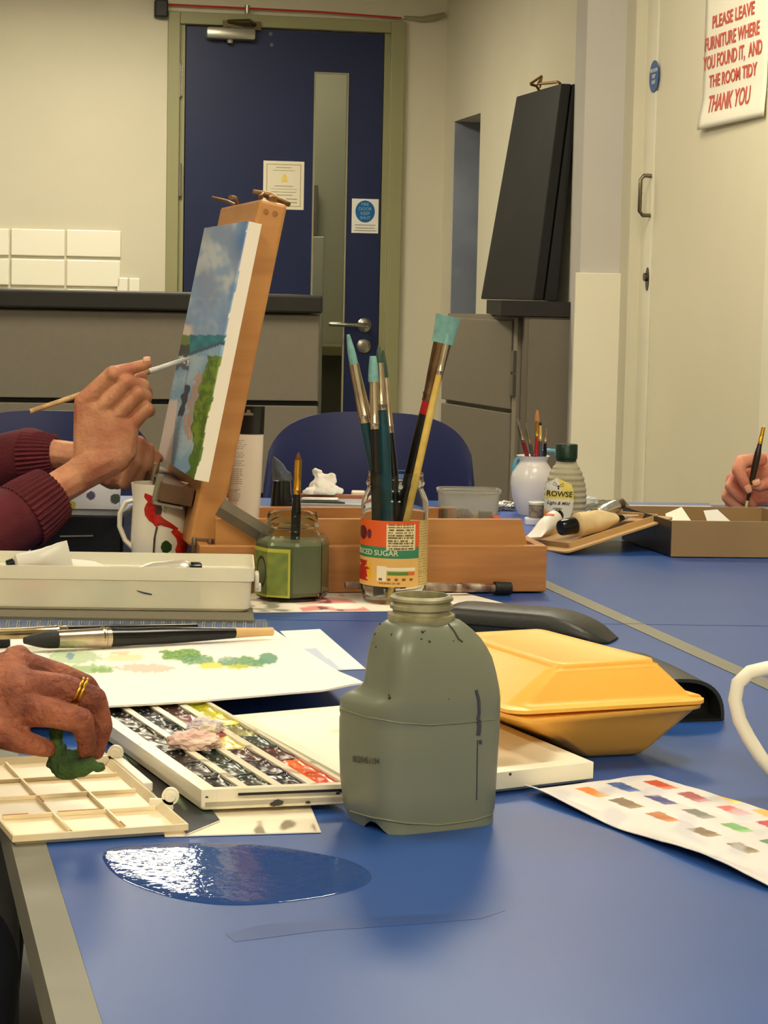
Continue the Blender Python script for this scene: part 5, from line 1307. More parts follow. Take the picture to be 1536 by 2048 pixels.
# grid runs along near edge: a = near right, b = left tip
slab_grid('colour_chart', [K[0], K[1], K[2], K[3]] if False else [K[0], K[1], K[2], K[3]], .0006, lambda u, v: (230, 226, 218), 2, 2, mat('watercolour_paper')) if False else None
KA, KB, KC, KD = T(1048, 1584, TZ + .0015), T(1540, 1778, TZ + .0015), T(1680, 1668, TZ + .0015), T(1300, 1553, TZ + .0015)
K = [KB, KA, KD, KC]
def chart2(u, v):
    p = (KA * (1 - u) + KB * u) * (1 - v) + (KD * (1 - u) + KC * u) * v
    q = CR.transposed() @ (p - CO); x = 768 + F * q.x / -q.z; y = 1024 - F * q.y / -q.z
    c = (222, 216, 214)
    for sx_, sy_, col in sws:
        dx, dy = x - sx_, y - sy_
        det = 21 * 14 + 2.4 * 33; s_a = (dx * 14 - dy * 33) / det; t_b = (21 * dy + 2.4 * dx) / det
        if abs(s_a) < .68 and abs(t_b) < .66: c = mixc(col, tuple(min(255, k + 40) for k in col), sm(.1, .6, t_b))
    return mixc(c, (196, 196, 204), sm(.05, .5, nz(x * .02, y * .04, 1, 2)) * .7)
slab_grid('colour_chart', [KA, KB, KC, KD], .0006, chart2, 200, 90, mat('chart_paper', rough=.42, vc=True), wob=lambda u, v: .0012 + .0045 * sm(.12, 0, v) * (.45 + .55 * math.sin(u * 9 + 1)) + .0016 * abs(noise.noise(Vector((u * 5, v * 3, 1)))), label='white paper colour chart with rows of painted swatches at the right table edge', cat='chart')
# ------------------------------------------------------------------ white mug, only its handle shows
mg = Vector((W(1536, 1500, 1.5).x + .058, 1.50, TZ)); 
mt_ = thing('white_mug', mg, 'plain white mug at the right edge of the photo, only its curved handle showing', 'mug')
b = BM(); lathe(b, [(0, TZ + .001), (.028, TZ + .001), (.032, TZ + .004), (.042, TZ + .03), (.044, TZ + .098), (.0415, TZ + .098), (.039, TZ + .03), (.028, TZ + .007), (0, TZ + .007)], (mg.x, mg.y, 0), 56); obj('mug_body', b, whitep, mt_, True, angle=60)
b = BM(); hp_ = [(1575, 1338), (1535, 1336), (1500, 1344), (1476, 1366), (1470, 1400), (1479, 1440), (1497, 1475), (1520, 1512), (1545, 1545), (1580, 1570)]
tube(b, [W(x, y, 1.5) for x, y in hp_], [.0052] * 10, 16, flat=(1.25, .95)); obj('handle', b, whitep, mt_, True)
# ------------------------------------------------------------------ poppy mug
PY = 2.575; pmc = Vector((W(319, 1050, PY).x, PY, TZ)); pR = .0345
def pmz(py): return W(330, py, PY).z
pmg = thing('floral_mug', pmc, 'cream mug painted with red poppies, behind the left end of the wooden easel', 'mug')
b = BM(); prof = [(0, TZ + .001), (.026, TZ + .001), (.032, TZ + .006), (pR, pmz(1075)), (pR * .97, pmz(1040)), (pR * .93, pmz(1005)), (pR * .98, pmz(975)), (pR, pmz(966)), (pR - .003, pmz(966)), (pR * .88, pmz(1005)), (pR * .9, pmz(1075)), (.025, TZ + .006), (0, TZ + .006)]
lathe(b, prof, (pmc.x, pmc.y, 0), 56); cream = mat('cream_glaze', (238, 228, 204), .18); obj('mug_body', b, cream, pmg, True, angle=60)
b = BM(); tube(b, [W(x, y, PY) for x, y in ((290, 1008), (270, 999), (252, 1004), (240, 1026), (239, 1052), (250, 1080), (268, 1098), (288, 1112))], [.0068] * 8, 14, flat=(1.0, .45)); obj('handle', b, cream, pmg, True)
def pmr(py):
    z = pmz(py); P_ = prof[2:8]
    for (r0, a0), (r1, a1) in zip(P_, P_[1:]):
        if min(a0, a1) <= z <= max(a0, a1): return r0 + (r1 - r0) * (z - a0) / (a1 - a0)
    return pR
def on_mug(px, py):
    R_ = pmr(py) + .0006; x = W(px, py, PY - .03).x - pmc.x; x = max(-R_ * .985, min(R_ * .985, x)); return Vector((pmc.x + x, pmc.y - math.sqrt(R_ * R_ - x * x), pmz(py)))
red1 = densify([(290, 982), (300, 985), (312, 990), (322, 1002), (325, 1014), (322, 1026), (331, 1034), (344, 1042), (356, 1052), (352, 1056), (340, 1050), (330, 1047), (322, 1044), (312, 1048), (306, 1040), (298, 1036), (290, 1026), (288, 1014), (292, 1004), (297, 998), (288, 990)], 3)
patch(red1, on_mug, lambda x, y: mixc((196, 32, 24), (150, 22, 22), nz(x * .1, y * .1) + .3) if not (311 < x and y > 995 and y < 1024 and x + (y - 1000) * .2 > 316) else (60, 22, 32), 'poppy', mat('mug_print', rough=.2, vc=True), pmg)
red2 = densify([(350, 1050), (362, 1062), (376, 1072), (372, 1092), (368, 1103), (352, 1102), (350, 1094), (354, 1082), (352, 1070), (342, 1058)], 3)
patch(red2, on_mug, lambda x, y: mixc((224, 70, 36), (190, 32, 26), nz(x * .1, y * .1) + .5), 'poppy', mat('mug_print'), pmg)
patch(densify([(332, 1074), (337, 1076), (344, 1084), (343, 1094), (335, 1100), (326, 1098), (322, 1088), (325, 1079)], 3), on_mug, lambda x, y: (44, 70, 30), 'poppy_bud', mat('mug_print'), pmg)
patch(densify([(313, 1047), (317, 1048), (313, 1062), (310, 1100), (306, 1100), (308, 1070)], 4), on_mug, lambda x, y: (74, 66, 50), 'poppy_stem', mat('mug_print'), pmg, levels=3)
# ------------------------------------------------------------------ things behind the hands at the left
b = BM(); q0 = W(60, 1100, 2.73); q1 = W(246, 1100, 2.73); box2(b, (q0.x, 2.73, TZ + .001), (q1.x, 2.86, W(200, 1029, 2.73).z), None, .004)
pbk = obj('pencil_case', b, mat('black_nylon', (12, 13, 16), .45, bump=.2, bscale=300), label='black case standing on the table behind the painting hands', cat='case')
zc_ = W(200, 1029, 2.73).z; 
b = BM(); tube(b, [W(120, 1073, 2.7285), W(186, 1072, 2.7285)], .0013, 8); o = obj('zip', b, steel, pbk)
def dots(u, v):
    for a, c, r, col in ((.28, .10, .10, (176, 176, 70)), (.56, .40, .10, (66, 56, 104)), (.93, .32, .12, (40, 58, 42)), (.1, .6, .1, (200, 120, 60))):
        if ((u - a) * 1.9) ** 2 + ((v - c)) ** 2 < r * r * 1.6: return col
    return (226, 228, 238)
qa, qb = W(105, 1030, 2.79), W(238, 1030, 2.79)
slab_grid('gift_bag', [Vector((qa.x, 2.79, zc_ + .0005)), Vector((qb.x, 2.79, zc_ + .0005)), Vector((qb.x, 2.815, zc_ + .042)), Vector((qa.x, 2.815, zc_ + .042))], .003, dots, 60, 40, mat('glossy_card', rough=.4, vc=True), label='white card with coloured dots standing on the black case behind the hands', cat='card')
# ------------------------------------------------------------------ contents of the easel tray and beyond
Yt = E0.y + .16
def standing_tube():
    Y = 2.70; zb = TRAY + .001; c_ = W(487, 1000, Y)
    th = thing('paint_tube', (c_.x, Y, zb), 'large white paint tube with a black hanging tab, standing upright behind the easel board', 'tube')
    hw = 33 / F * Y
    def rg(z, w, d): 
        return [Vector((c_.x + math.copysign(abs(math.cos(a)) ** .7, math.cos(a)) * w + (z - zb) * .03, Y + math.sin(a) * d, z)) for a in [2 * pi * k / 32 for k in range(32)]]
    zt_, zm = W(487, 812, Y).z, W(487, 868, Y).z
    b = BM(); loft(b, [rg(zb, hw * .9, .018), rg(zb + .01, hw * .97, .018), rg(zb + .05, hw, .015), rg(zm, hw * 1.0, .005)]); obj('body', b, mat('tube_cream', (232, 222, 204), .4), th, True, angle=50)
    b = BM(); loft(b, [rg(zm + .0003, hw * 1.01, .0055), rg(zm + .012, hw * 1.01, .0035), rg(zt_, hw * 1.0, .0022)]); 
    obj('hanging_tab', b, blackp, th, True, angle=50)
    b = BM(); p = W(497, 826, Y - .004); prism(b, [(-.006, -.003), (.006, -.003), (.006, .0), (.0025, .0005), (.002, .004), (-.002, .004), (-.0025, .0005), (-.006, 0)], 0, .0006, Matrix.Translation(p) @ Matrix.Rotation(pi / 2, 4, 'X')); obj('hang_hole', b, mat('hole_grey', (126, 118, 104), .6), th)
    b = BM()
    for k in range(30):
        py = 880 + k * 4.1
        if k in (5, 9, 13, 22, 23): continue
        x0 = 462 - max(0, (py - 930)) * .12; L_ = 26 + 12 * nz(k * 1.7, 0)
        p = W(x0, py, Y - .0165); q = W(x0 + L_, py + 1.5, Y - .0165)
        for sgx in ((0, .45), (.5, .72), (.77, 1)): box2(b, (p.x + (q.x - p.x) * sgx[0], Y - .0185, q.z), (p.x + (q.x - p.x) * sgx[1], Y - .0180, p.z))
    obj('small_print', b, mat('print_grey', (120, 112, 100), .6), th)
standing_tube()
# dark bottle with clear slanted cap
Y = 2.74; c_ = W(563, 1000, Y); zb = TRAY + .001
th = thing('ink_bottle', (c_.x, Y, zb), 'small dark bottle with a slanted clear cap, left of the upright gold brush', 'bottle')
zt_, zm = W(560, 914, Y).z, W(560, 958, Y).z
b = BM(); lathe(b, [(0, zb), (.0148, zb), (.0145, zb + .02), (.0115, zm - .002), (0, zm - .002)], (c_.x, Y, 0), 32); obj('bottle_body', b, mat('dark_glass', (20, 24, 26), .12), th, True, angle=40)
b = BM(); 
loft(b, [[Vector((c_.x + math.cos(a) * .013 * s + dx, Y + math.sin(a) * .011 * s, z + (.0 if k_ < 2 else -math.cos(a) * .005))) for a in [2 * pi * k / 28 for k in range(28)]] for k_, (z, s, dx) in enumerate(((zm - .001, 1.0, .0005), (zm + .008, .95, -.0005), (zt_ - .012, .75, -.003), (zt_ - .004, .5, -.005)))])
obj('cap', b, mat('smoky_cap', (120, 124, 128), .1, trans=.6, ior=1.2), th, True, angle=40)
# shallow open tin with palette knives and the tissue on it
b = BM(); Y0 = 2.76; 
xA, xB = W(598, 1000, Y0).x, W(736, 1000, Y0).x; zT = W(660, 1004, Y0).z
th = thing('sketch_tin', ((xA + xB) / 2, Y0 + .04, TRAY), 'shallow metal tin with a brown edge in the easel box, under the white tissue', 'tin')
box2(b, (xA, Y0 - .02, TRAY + .0005), (xB, Y0 + .05, zT), None, .001); obj('tin_body', b, mat('pale_tin', (176, 186, 196), .35, .3), th)
b = BM(); zq = W(660, 989, Y0 + .05).z; box2(b, (xA, Y0 + .0505, TRAY + .0005), (xB + .003, Y0 + .058, zq), None, .001); obj('raised_edge', b, mat('red_brown_edge', (170, 106, 78), .5), th)
b = BM(); prism(b, [(xA + .002, Y0 - .018), (xA + .06, Y0 - .018), (xA + .045, Y0 + .02), (xA + .03, Y0 + .03), (xA + .002, Y0 + .03)], zT + .0002, zT + .0016); obj('black_insert', b, mat('black_insert', (28, 26, 24), .4), th)
bmesh.ops
b = BM()
for dy in (-.008, .004, .014): tube(b, [(xA + .004, Y0 + dy, zT + .003), (xA + .05, Y0 + dy + .002, zT + .003)], .0012, 8)
obj('palette_knife', b, steel, label='thin metal tools lying in the tin before the tissue', cat='tool') if False else obj('tool_row', b, steel, th)
floor_z = zq + .0003
TY = Y0 + .055
def tp(px, py, r, dy=0): return (W(px, py, TY + dy), r / F * TY)
TISSUE = [[tp(618, 984, 9), tp(655, 982, 14), tp(640, 965, 13), tp(680, 985, 8)], [tp(640, 968, 12), tp(634, 948, 7), tp(650, 955, 8)], [tp(632, 950, 6), tp(629, 941, 5), tp(641, 942, 4)], [tp(655, 960, 8), tp(664, 948, 4), tp(668, 962, 6)], [tp(612, 985, 7, -.01), tp(660, 986, 9, -.012), tp(640, 972, 8, -.006)]]
b = BM(); q0 = W(703, 980, Y0 + .08); q1 = W(724, 992, Y0 + .08); box2(b, (q0.x, Y0 + .06, TRAY + .0006), (q1.x + .004, Y0 + .08, q0.z), None, .002); obj('eraser', b, whitep, label='small white eraser block in the easel box, right of the tissue', cat='eraser')
# clear tub
Y = 2.76; c_ = W(937, 1000, Y); hw = 65 / F * Y; zt_ = W(937, 978, Y).z
th = thing('plastic_tub', (c_.x, Y, TRAY), 'low clear plastic tub with dark scraps inside, in the right of the easel box', 'tub')
def tr_(s, z, k=1): return [Vector((c_.x + math.copysign(abs(math.cos(a)) ** .5, math.cos(a)) * hw * s, Y + .0 + math.copysign(abs(math.sin(a)) ** .5, math.sin(a)) * .036 * s, z)) for a in [2 * pi * (q + .5) / 40 for q in range(40)]]
b = BM(); loft(b, [tr_(.84, TRAY + .001), tr_(.88, TRAY + .004), tr_(.95, zt_ - .004), tr_(1.0, zt_ - .003), tr_(1.0, zt_), tr_(.94, zt_), tr_(.93, zt_ - .004), tr_(.86, TRAY + .005), tr_(.8, TRAY + .003)]); obj('tub_body', b, mat('thin_clear_plastic', (238, 238, 226), .2, trans=.8, ior=1.1), th, True, angle=50)
floor_z = TRAY + .0035
crumple('putty_lump', (c_.x - .008, Y - .008, TRAY + .012), (.014, .012, .012), mat('grey_putty', (104, 88, 92), .7), 4, .3, label='grey-mauve lump in the middle of the clear tub', cat='lump')
b = BM(); box(b, (c_.x + .022, Y - .006, TRAY + .013), (.018, .014, .018), None, .002); obj('dark_block', b, mat('dark_block', (70, 66, 72), .5), label='small dark block at the right inside the clear tub', cat='block')
b = BM(); q = W(994, 1018, 2.72); box(b, (q.x, 2.725, TRAY + .009), (.010, .02, .018), None, .002); obj('plastic_scrap', b, mat('red_plastic', (206, 60, 40), .4), label='small red piece of plastic beside the clear tub in the easel box', cat='scrap')
# brush lying along the foot of the easel
brush('paint-crusted brush with black bristle end lying against the front foot of the box easel', W(1021, 1177, E1.y - .022), W(690, 1170, E0.y - .012), .10, .34, .0075, .0078, .0052, .0056, .0052, .004, mat('black_bristle'), mat('crusted_ferrule', (190, 176, 156), .4, .3, col2=(96, 60, 44), vscale=50), mat('crusted_handle', (176, 160, 140), .5, col2=(100, 66, 50), vscale=40))
# ------------------------------------------------------------------ far right group: jug, honey bottle, pot
VYp = 3.42; vc_ = W(1065, 960, VYp)
def vz(py): return W(1065, py, VYp).z
def vr(px): return px / F * VYp
vs = thing('white_jug', (vc_.x, VYp, TZ), 'round white jug with a pale blue handle, holding small paint brushes', 'jug')
P_ = [(0, TZ + .001), (vr(26), TZ + .001), (vr(32), vz(1018)), (vr(41), vz(990)), (vr(44.5), vz(965)), (vr(42), vz(945)), (vr(33), vz(931)), (vr(28), vz(924)), (vr(28), vz(920)), (vr(34), vz(911)), (vr(32), vz(911)), (vr(26), vz(921)), (vr(30), vz(934)), (vr(38), vz(948)), (vr(40), vz(965)), (vr(28), vz(1015)), (0, vz(1018))]
b = BM(); lathe(b, P_, (vc_.x, VYp, 0), 56); obj('jug_body', b, mat('white_glaze', (240, 234, 228), .2), vs, True, angle=60)
b = BM(); tube(b, [W(x, y, VYp) for x, y in ((1042, 914), (1034, 918), (1028, 932), (1026, 948), (1029, 958))], [.004] * 5, 12, flat=(1.3, .8)); obj('handle', b, mat('pale_blue_glaze', (96, 172, 200), .25), vs, True)
b = BM(); tube(b, [W(1084, 912, VYp + .01), W(1086, 903, VYp + .01), W(1096, 901, VYp + .01), W(1110, 902, VYp + .01), W(1113, 912, VYp + .01)], .0035, 10); obj('blue_loop', b, mat('pale_blue_glaze'), vs, True)
vg = 'small brushes standing in the white jug'
def vb(label, tip, foot, *a, **k):
    b1 = W(tip[0], tip[1], VYp + k.pop('dy', 0)); d = W(foot[0], foot[1], VYp + .0); return brush(label, b1, d, *a, group=vg, **k)
gb1 = mat('grey_bristle', (120, 112, 98), .6)
vb('leftmost brush in the white jug, with grey tip and dark red handle', (1034, 838), (1074, 985), .09, .31, .002, .0035, .0028, .0032, .0034, .002, gb1, mat('ferrule_gold_dull'), mat('dark_red_lacquer', (120, 24, 24), .3), dy=-.004)
vb('grey-handled brush second from the left in the white jug', (1052, 846), (1080, 990), .10, .30, .001, .0022, .0024, .0028, .003, .002, gb1, mat('dull_ferrule', (130, 122, 104), .4, .8), mat('grey_lacquer', (70, 70, 74), .4), dy=.004)
vb('tallest brush in the white jug, with ginger tip and red handle', (1075, 820), (1071, 990), .13, .33, .0016, .0042, .0024, .0028, .0032, .002, mat('ginger_bristle', (196, 132, 80), .6), gold, mat('red_lacquer2', (176, 36, 34), .3), dy=-.002)
vb('brush with short dark tip, pale ferrule and blue handle in the white jug', (1081, 844), (1080, 990), .05, .26, .001, .0024, .0024, .0026, .003, .002, mat('black_bristle'), mat('pale_brass', (240, 214, 140), .3, .8), mat('blue_grey_lacquer', (78, 86, 110), .4), dy=.008)
vb('rightmost brush in the white jug, with silver ferrule and black handle', (1092, 842), (1087, 990), .09, .30, .0008, .0018, .0022, .0026, .003, .002, gb1, silver, blackp, dy=-.006)
# honey bottle
HY = 3.21; hc = W(1131, 980, HY)
def hzz(py): return W(1131, py, HY).z
def hr_(px): return px / F * HY
hb = thing('honey_bottle', (hc.x, HY, TZ), 'ribbed clear squeezy honey bottle with a dark green cap and hexagonal label', 'bottle')
def env(z):
    K_ = [(TZ, 36), (TZ + .012, 41.5), (hzz(1000), 42.5), (hzz(975), 41), (hzz(955), 36), (hzz(940), 30), (hzz(928), 22), (hzz(922), 20)]
    for (z0_, r0_), (z1_, r1_) in zip(K_, K_[1:]):
        if z <= z1_: return r0_ + (r1_ - r0_) * (z - z0_) / (z1_ - z0_)
    return 20
b = BM(); P_ = [(0, TZ + .001)]; nst = 110
for k in range(nst + 1):
    z = TZ + .001 + (hzz(922) - TZ - .001) * k / nst
    rib = 1.1 * math.sin((z - TZ) / .0085 * 2 * pi) if TZ + .008 < z < hzz(932) else 0
    P_.append((hr_(env(z) + rib), z))
P_.append((0, hzz(922))); lathe(b, P_, (0, 0, 0), 48); b.transform(Matrix.Translation((hc.x, HY, 0)) @ Matrix.Diagonal((1, .72, 1, 1))); obj('bottle_body', b, mat('honey_residue_plastic', (206, 200, 172), .2, col2=(176, 168, 138), vscale=20, trans=.15, ior=1.2), hb, True, angle=80)
b = BM(); lathe(b, [(0, hzz(921)), (hr_(20.5), hzz(921)), (hr_(20.5), hzz(917)), (hr_(22), hzz(916)), (hr_(22), hzz(890)), (hr_(20.5), hzz(888)), (0, hzz(888))], (hc.x, HY, 0), 40); obj('cap', b, mat('dark_green_plastic', (14, 48, 30), .35), hb, True, angle=40)
def on_h(px, py, l=.0012):
    z = hzz(py); R_ = hr_(env(z) + 1.2) + l; x = W(px, py, HY - .02).x - hc.x; x = max(-R_ * .98, min(R_ * .98, x)); return Vector((hc.x + x, HY - .72 * math.sqrt(R_ * R_ - x * x), z))
def hlab(x, y):
    c = (222, 220, 206)
    if y < 996 and not (x < 1118 + (y - 960) * .2 and y < 985 and (x - 1090) < 34): c = (222, 206, 104)
    if y < 996 and y > 980: c = (220, 204, 100)
    if y > 1018 + (x - 1090) * .5 + 0: c = (224, 152, 56)
    return c
patch(densify([(1114, 954), (1122, 957), (1143, 966), (1147, 978), (1147, 1000), (1145, 1016), (1140, 1030), (1128, 1042), (1112, 1042), (1096, 1038), (1089, 1030), (1090, 1000), (1092, 978), (1094, 966)], 4), on_h, hlab, 'label', mat('printed_label'), hb, levels=12)
def htext(body, x, y, s, slx=0, bold=.0, sx_=1.0):
    tb = text_bm(body, s, Matrix(), 0, bold)
    bmesh.ops.triangulate(tb, faces=tb.faces[:])
    for v in tb.verts: v.co = on_h(x + (v.co.x * sx_ + v.co.y * slx), y - v.co.y + v.co.x * .03, .0019)
    return tb
bb = htext('ROWSE', 1119, 986, 15, .1, .35)
obj('lettering', bb, mat('ink_brown', (62, 48, 24), .6), hb)
obj('lettering', htext('Light & Mild', 1117, 1004, 9, .35, .15), mat('ink_brown'), hb); obj('lettering', htext('HONEY', 1115, 1015, 5.5, 0, .1), mat('ink_brown'), hb)
bb = BM()
for x, y, r in ((1117, 971, 2.2), (1117, 975, 2.0)): bmesh.ops.create_icosphere(bb, subdivisions=2, radius=r / F * HY, matrix=Matrix.Translation(on_h(x, y, .0009)))
for P__ in ([(1116, 969), (1109, 962), (1106, 967), (1115, 971)], [(1118, 969), (1127, 964), (1127, 970), (1119, 971)]): tube(bb, [on_h(*q, .0018) for q in P__], .00035, 6)
obj('bee_emblem', bb, mat('ink_brown'), hb)
# little pot
pY = 3.27; pc_ = W(1070, 1020, pY); z_ = lambda py: W(1070, py, pY).z
po_ = thing('small_pot', (pc_.x, pY, TZ), 'tiny speckled glass pot with a white rim standing between the jug and the honey bottle', 'pot')
b = BM(); lathe(b, [(0, TZ + .012), (.0115, TZ + .012), (.0118, z_(1011)), (.0112, z_(1009)), (0, z_(1009))], (pc_.x + .002, pY, 0), 32); obj('pot_body', b, mat('speckled_glass', (158, 146, 128), .3, col2=(110, 100, 92), vscale=120), po_, True, angle=50)
b = BM(); lathe(b, [(0, z_(1009) + .0002), (.0126, z_(1009) + .0002), (.0128, z_(1004)), (.0112, z_(1003)), (.011, z_(1006)), (0, z_(1006))], (pc_.x + .002, pY, 0), 32); obj('rim', b, whitep, po_, True, angle=50)
b = BM(); box(b, (pc_.x - .002, pY - .002, TZ + .0063), (.027, .024, .0108), None, .002); obj('white_foot', b, mat('lilac_white', (220, 220, 232), .4), po_)
slab_grid('blue_card', [T(1000, 1075, TZ + .0012), T(1098, 1075, TZ + .0012), T(1098, 1020, TZ + .0012), T(1000, 1022, TZ + .0012)], .0008, lambda u, v: (66, 92, 170) if v > .1 else (30, 36, 60), 8, 8, mat('glossy_card'), label='shiny blue card lying under the small pot and white jug', cat='card')
# foil and dark strip at the far edge, small papers
floor_z = TZ + .0015
crumple('foil_scrap', T(1010, 1012, TZ + .008), (.020, .014, .0085), mat('foil', (200, 198, 188), .3, .7, bump=.4, bscale=120), 6, .4, label='crumpled silver foil at the far table edge, left of the white jug', cat='foil')
crumple('tissue_wad', T(1178, 1006, TZ + .008), (.016, .010, .011), mat('white_tissue'), 12, .4, label='small white tissue peak just right of the honey bottle', cat='tissue')
slab_grid('olive_cloth', [T(1130, 1030, TZ + .001), T(1270, 1030, TZ + .001), T(1250, 1001 + 3, TZ + .001), T(1175, 1004, TZ + .001)], .004, lambda u, v: mixc((108, 108, 80), (66, 64, 46), nz(u * 6, v * 6) + .4), 30, 12, mat('cloth_vc', rough=.8, vc=True), wob=lambda u, v: .006 * abs(noise.noise(Vector((u * 6, v * 4, 0)))) + .003, label='olive green paint rag at the far table edge behind the tilted brown tray', cat='cloth')
slab_grid('paper_sheet', [T(1250, 1022, TZ + .0012), T(1430, 1024, TZ + .0012), T(1418, 1006, TZ + .0012), T(1240, 1004, TZ + .0012)], .0012, lambda u, v: (110, 120, 150) if v > .6 else (228, 224, 220), 20, 10, mat('watercolour_paper'), label='white sheet with a slate blue far edge, behind the brown box', cat='paper')
# ------------------------------------------------------------------ tilted brown tray with paint tubes
brn = mat('tan_moulded_card', (190, 152, 98), .5, var=.06, vscale=20)
A_ = T(1132, 1104, TZ + .005); D_ = T(1060, 1066, TZ + .005); B_ = W(1350, 1034, 2.96)
xu = (B_ - A_); Lx = xu.length; xu.normalize(); yv = (D_ - A_); yv = (yv - xu * yv.dot(xu)); yv = yv.normalized() * .17
nn = xu.cross(yv).normalized()
by = thing('brown_tray', A_, 'tan tray propped at a slant on the brown box, holding used paint tubes', 'tray')
def BXp(a, b_, n=0): return A_ + xu * (Lx * a) + yv * b_ + nn * n
def bq(a0, b0, a1, b1, r, n): 
    P_ = []; ry = r * Lx / yv.length
    for (x, y), sx, sy, s0 in zip(((a1, b0), (a1, b1), (a0, b1), (a0, b0)), (-1, -1, 1, 1), (1, -1, -1, 1), (-pi / 2, 0, pi / 2, pi)):
        for k in range(5): a = s0 + k / 4 * pi / 2; P_.append(BXp(x + sx * r + math.cos(a) * r, y + sy * ry + math.sin(a) * ry, n))
    return P_
b = BM(); loft(b, [bq(0, 0, 1, 1, .06, -.0025), bq(0, 0, 1, 1, .06, 0), bq(.085, .10, .915, .90, .02, .0003), bq(.085, .10, .915, .90, .02, .0075), bq(.095, .115, .905, .885, .02, .0075), bq(.10, .12, .90, .88, .02, .0003)]); obj('tray_body', b, brn, by, True, angle=25)
b = BM(); hexa(b, [BXp(.02, .02, -.0027), BXp(.98, .02, -.0027), BXp(.98, .98, -.0027), BXp(.02, .98, -.0027), BXp(.02, .02, -.0034), BXp(.98, .02, -.0034), BXp(.98, .98, -.0034), BXp(.02, .98, -.0034)]); obj('underside', b, mat('black_underside', (24, 22, 18), .3), by)
tg = 'used paint tubes in the tilted tan tray'
wt = mat('cream_tube', (228, 206, 160), .4, col2=(206, 176, 120), vscale=30, bump=.3, bscale=40); ft = mat('silver_crumpled', (210, 206, 196), .28, .85, bump=.6, bscale=80)
paint_tube('fat cream paint tube with a big black cap, nearest in the tan tray', BXp(.155, .33, .0235), BXp(.83, .42, .008), .0165, blackp, wt, capf=.20, endm=ft, group=tg, flatdir=nn, bandm=blackp)
paint_tube('black paint tube lying behind the fat cream one in the tan tray', BXp(.66, .64, .018), BXp(.32, .57, .016), .0095, blackp, blackp, group=tg, flatdir=nn)
paint_tube('white paint tube with an orange mark, overhanging the left end of the tan tray', BXp(.36, .74, .030), BXp(-.02, .52, .016), .012, blackp, mat('tube_white'), group=tg, flatdir=nn, capf=.10)
paint_tube('crumpled silver paint tube with a brown end at the back of the tan tray', BXp(.98, .80, .016), BXp(.60, .74, .012), .010, mat('brown_cap', (84, 62, 44), .5), ft, group=tg, flatdir=nn)
b = BM(); bmesh.ops.create_icosphere(b, subdivisions=2, radius=1, matrix=Matrix.Translation(BXp(.24, .655, .0345)) @ Matrix.Diagonal((.008, .006, .0035, 1))); 
lt_ = [o for o in SC.objects if o.type == 'EMPTY' and o.get('label', '').startswith('white paint tube with an orange')][0]; obj('orange_mark', b, mat('orange_print', (224, 112, 70), .5), lt_)
# ------------------------------------------------------------------ brown box far right
g_ = mat('brown_board', (150, 122, 84), .5, var=.08, vscale=12)
F0_ = T(1342, 1115); F1_ = T(1640, 1118); zt_ = W(1342, 1041, F0_.y).z
K0_ = T(1285, 1080); dirL = Vector((-.23, .97, 0)).normalized(); dl = .20
bb_ = thing('brown_box', (F0_ + F1_) / 2 + Vector((0, .1, 0)), 'open shallow brown box with scraps inside, at the right end of the far table', 'box')
fr_ = (F1_ - F0_).normalized(); Lb = (F1_ - F0_).length
def FB_(x, y, z): p = F0_ + fr_ * x + dirL * y; return Vector((p.x, p.y, z))
b = BM()
def wl(x0, x1, y0, y1, z0, z1): hexa(b, [FB_(x0, y0, z0), FB_(x1, y0, z0), FB_(x1, y1, z0), FB_(x0, y1, z0), FB_(x0, y0, z1), FB_(x1, y0, z1), FB_(x1, y1, z1), FB_(x0, y1, z1)], .0006)
b0 = TZ + .001
wl(0, Lb, 0, .003, b0, zt_); wl(.004, Lb, dl - .003, dl, b0, zt_); wl(Lb - .003, Lb, .0031, dl - .0031, b0, zt_); wl(0.003, Lb - .0031, .0031, dl - .0031, b0, b0 + .003)
obj('box_body', b, g_, bb_)
b = BM(); wl(0, .0029, .0031, dl, b0, zt_ - .001); obj('dark_end', b, mat('dark_end', (34, 31, 26), .35), bb_)
slab_grid('paper_scrap', [FB_(.03, .10, b0 + .03), FB_(.07, .10, b0 + .03), FB_(.068, .15, zt_ + .004), FB_(.045, .15, zt_ - .006)], .0006, lambda u, v: (236, 230, 212), 4, 4, mat('watercolour_paper'), label='white paper scrap sticking up in the brown box, further left', cat='paper')
slab_grid('paper_scrap', [FB_(.09, .10, b0 + .03), FB_(.13, .10, b0 + .03), FB_(.12, .15, zt_ + .001), FB_(.10, .15, zt_ - .001)], .0006, lambda u, v: (214, 212, 206), 4, 4, mat('watercolour_paper'), label='grey-white paper scrap in the brown box, nearer the right-hand painter', cat='paper')
# ------------------------------------------------------------------ people
def fleshed(groups, vox, smooth_it=4, fac=.5):
    """groups: list of lists of (centre, radius) spheres; each list is hulled, all are fused into one skin"""
    b = BM()
    for g_q in groups: hull(b, g_q, 2)
    me = bpy.data.meshes.new('tmp'); b.to_mesh(me); b.free()
    o = bpy.data.objects.new('tmp', me); SC.collection.objects.link(o)
    r = o.modifiers.new('r', 'REMESH'); r.mode = 'VOXEL'; r.voxel_size = vox
    s = o.modifiers.new('s', 'SMOOTH'); s.iterations = smooth_it; s.factor = fac
    bpy.context.view_layer.update(); dg = bpy.context.evaluated_depsgraph_get()
    m2 = bpy.data.meshes.new_from_object(o.evaluated_get(dg)); bpy.data.objects.remove(o); bpy.data.meshes.remove(me)
    b = BM(); b.from_mesh(m2); bpy.data.meshes.remove(m2); return b
tis = fleshed(TISSUE, .0014, 2)
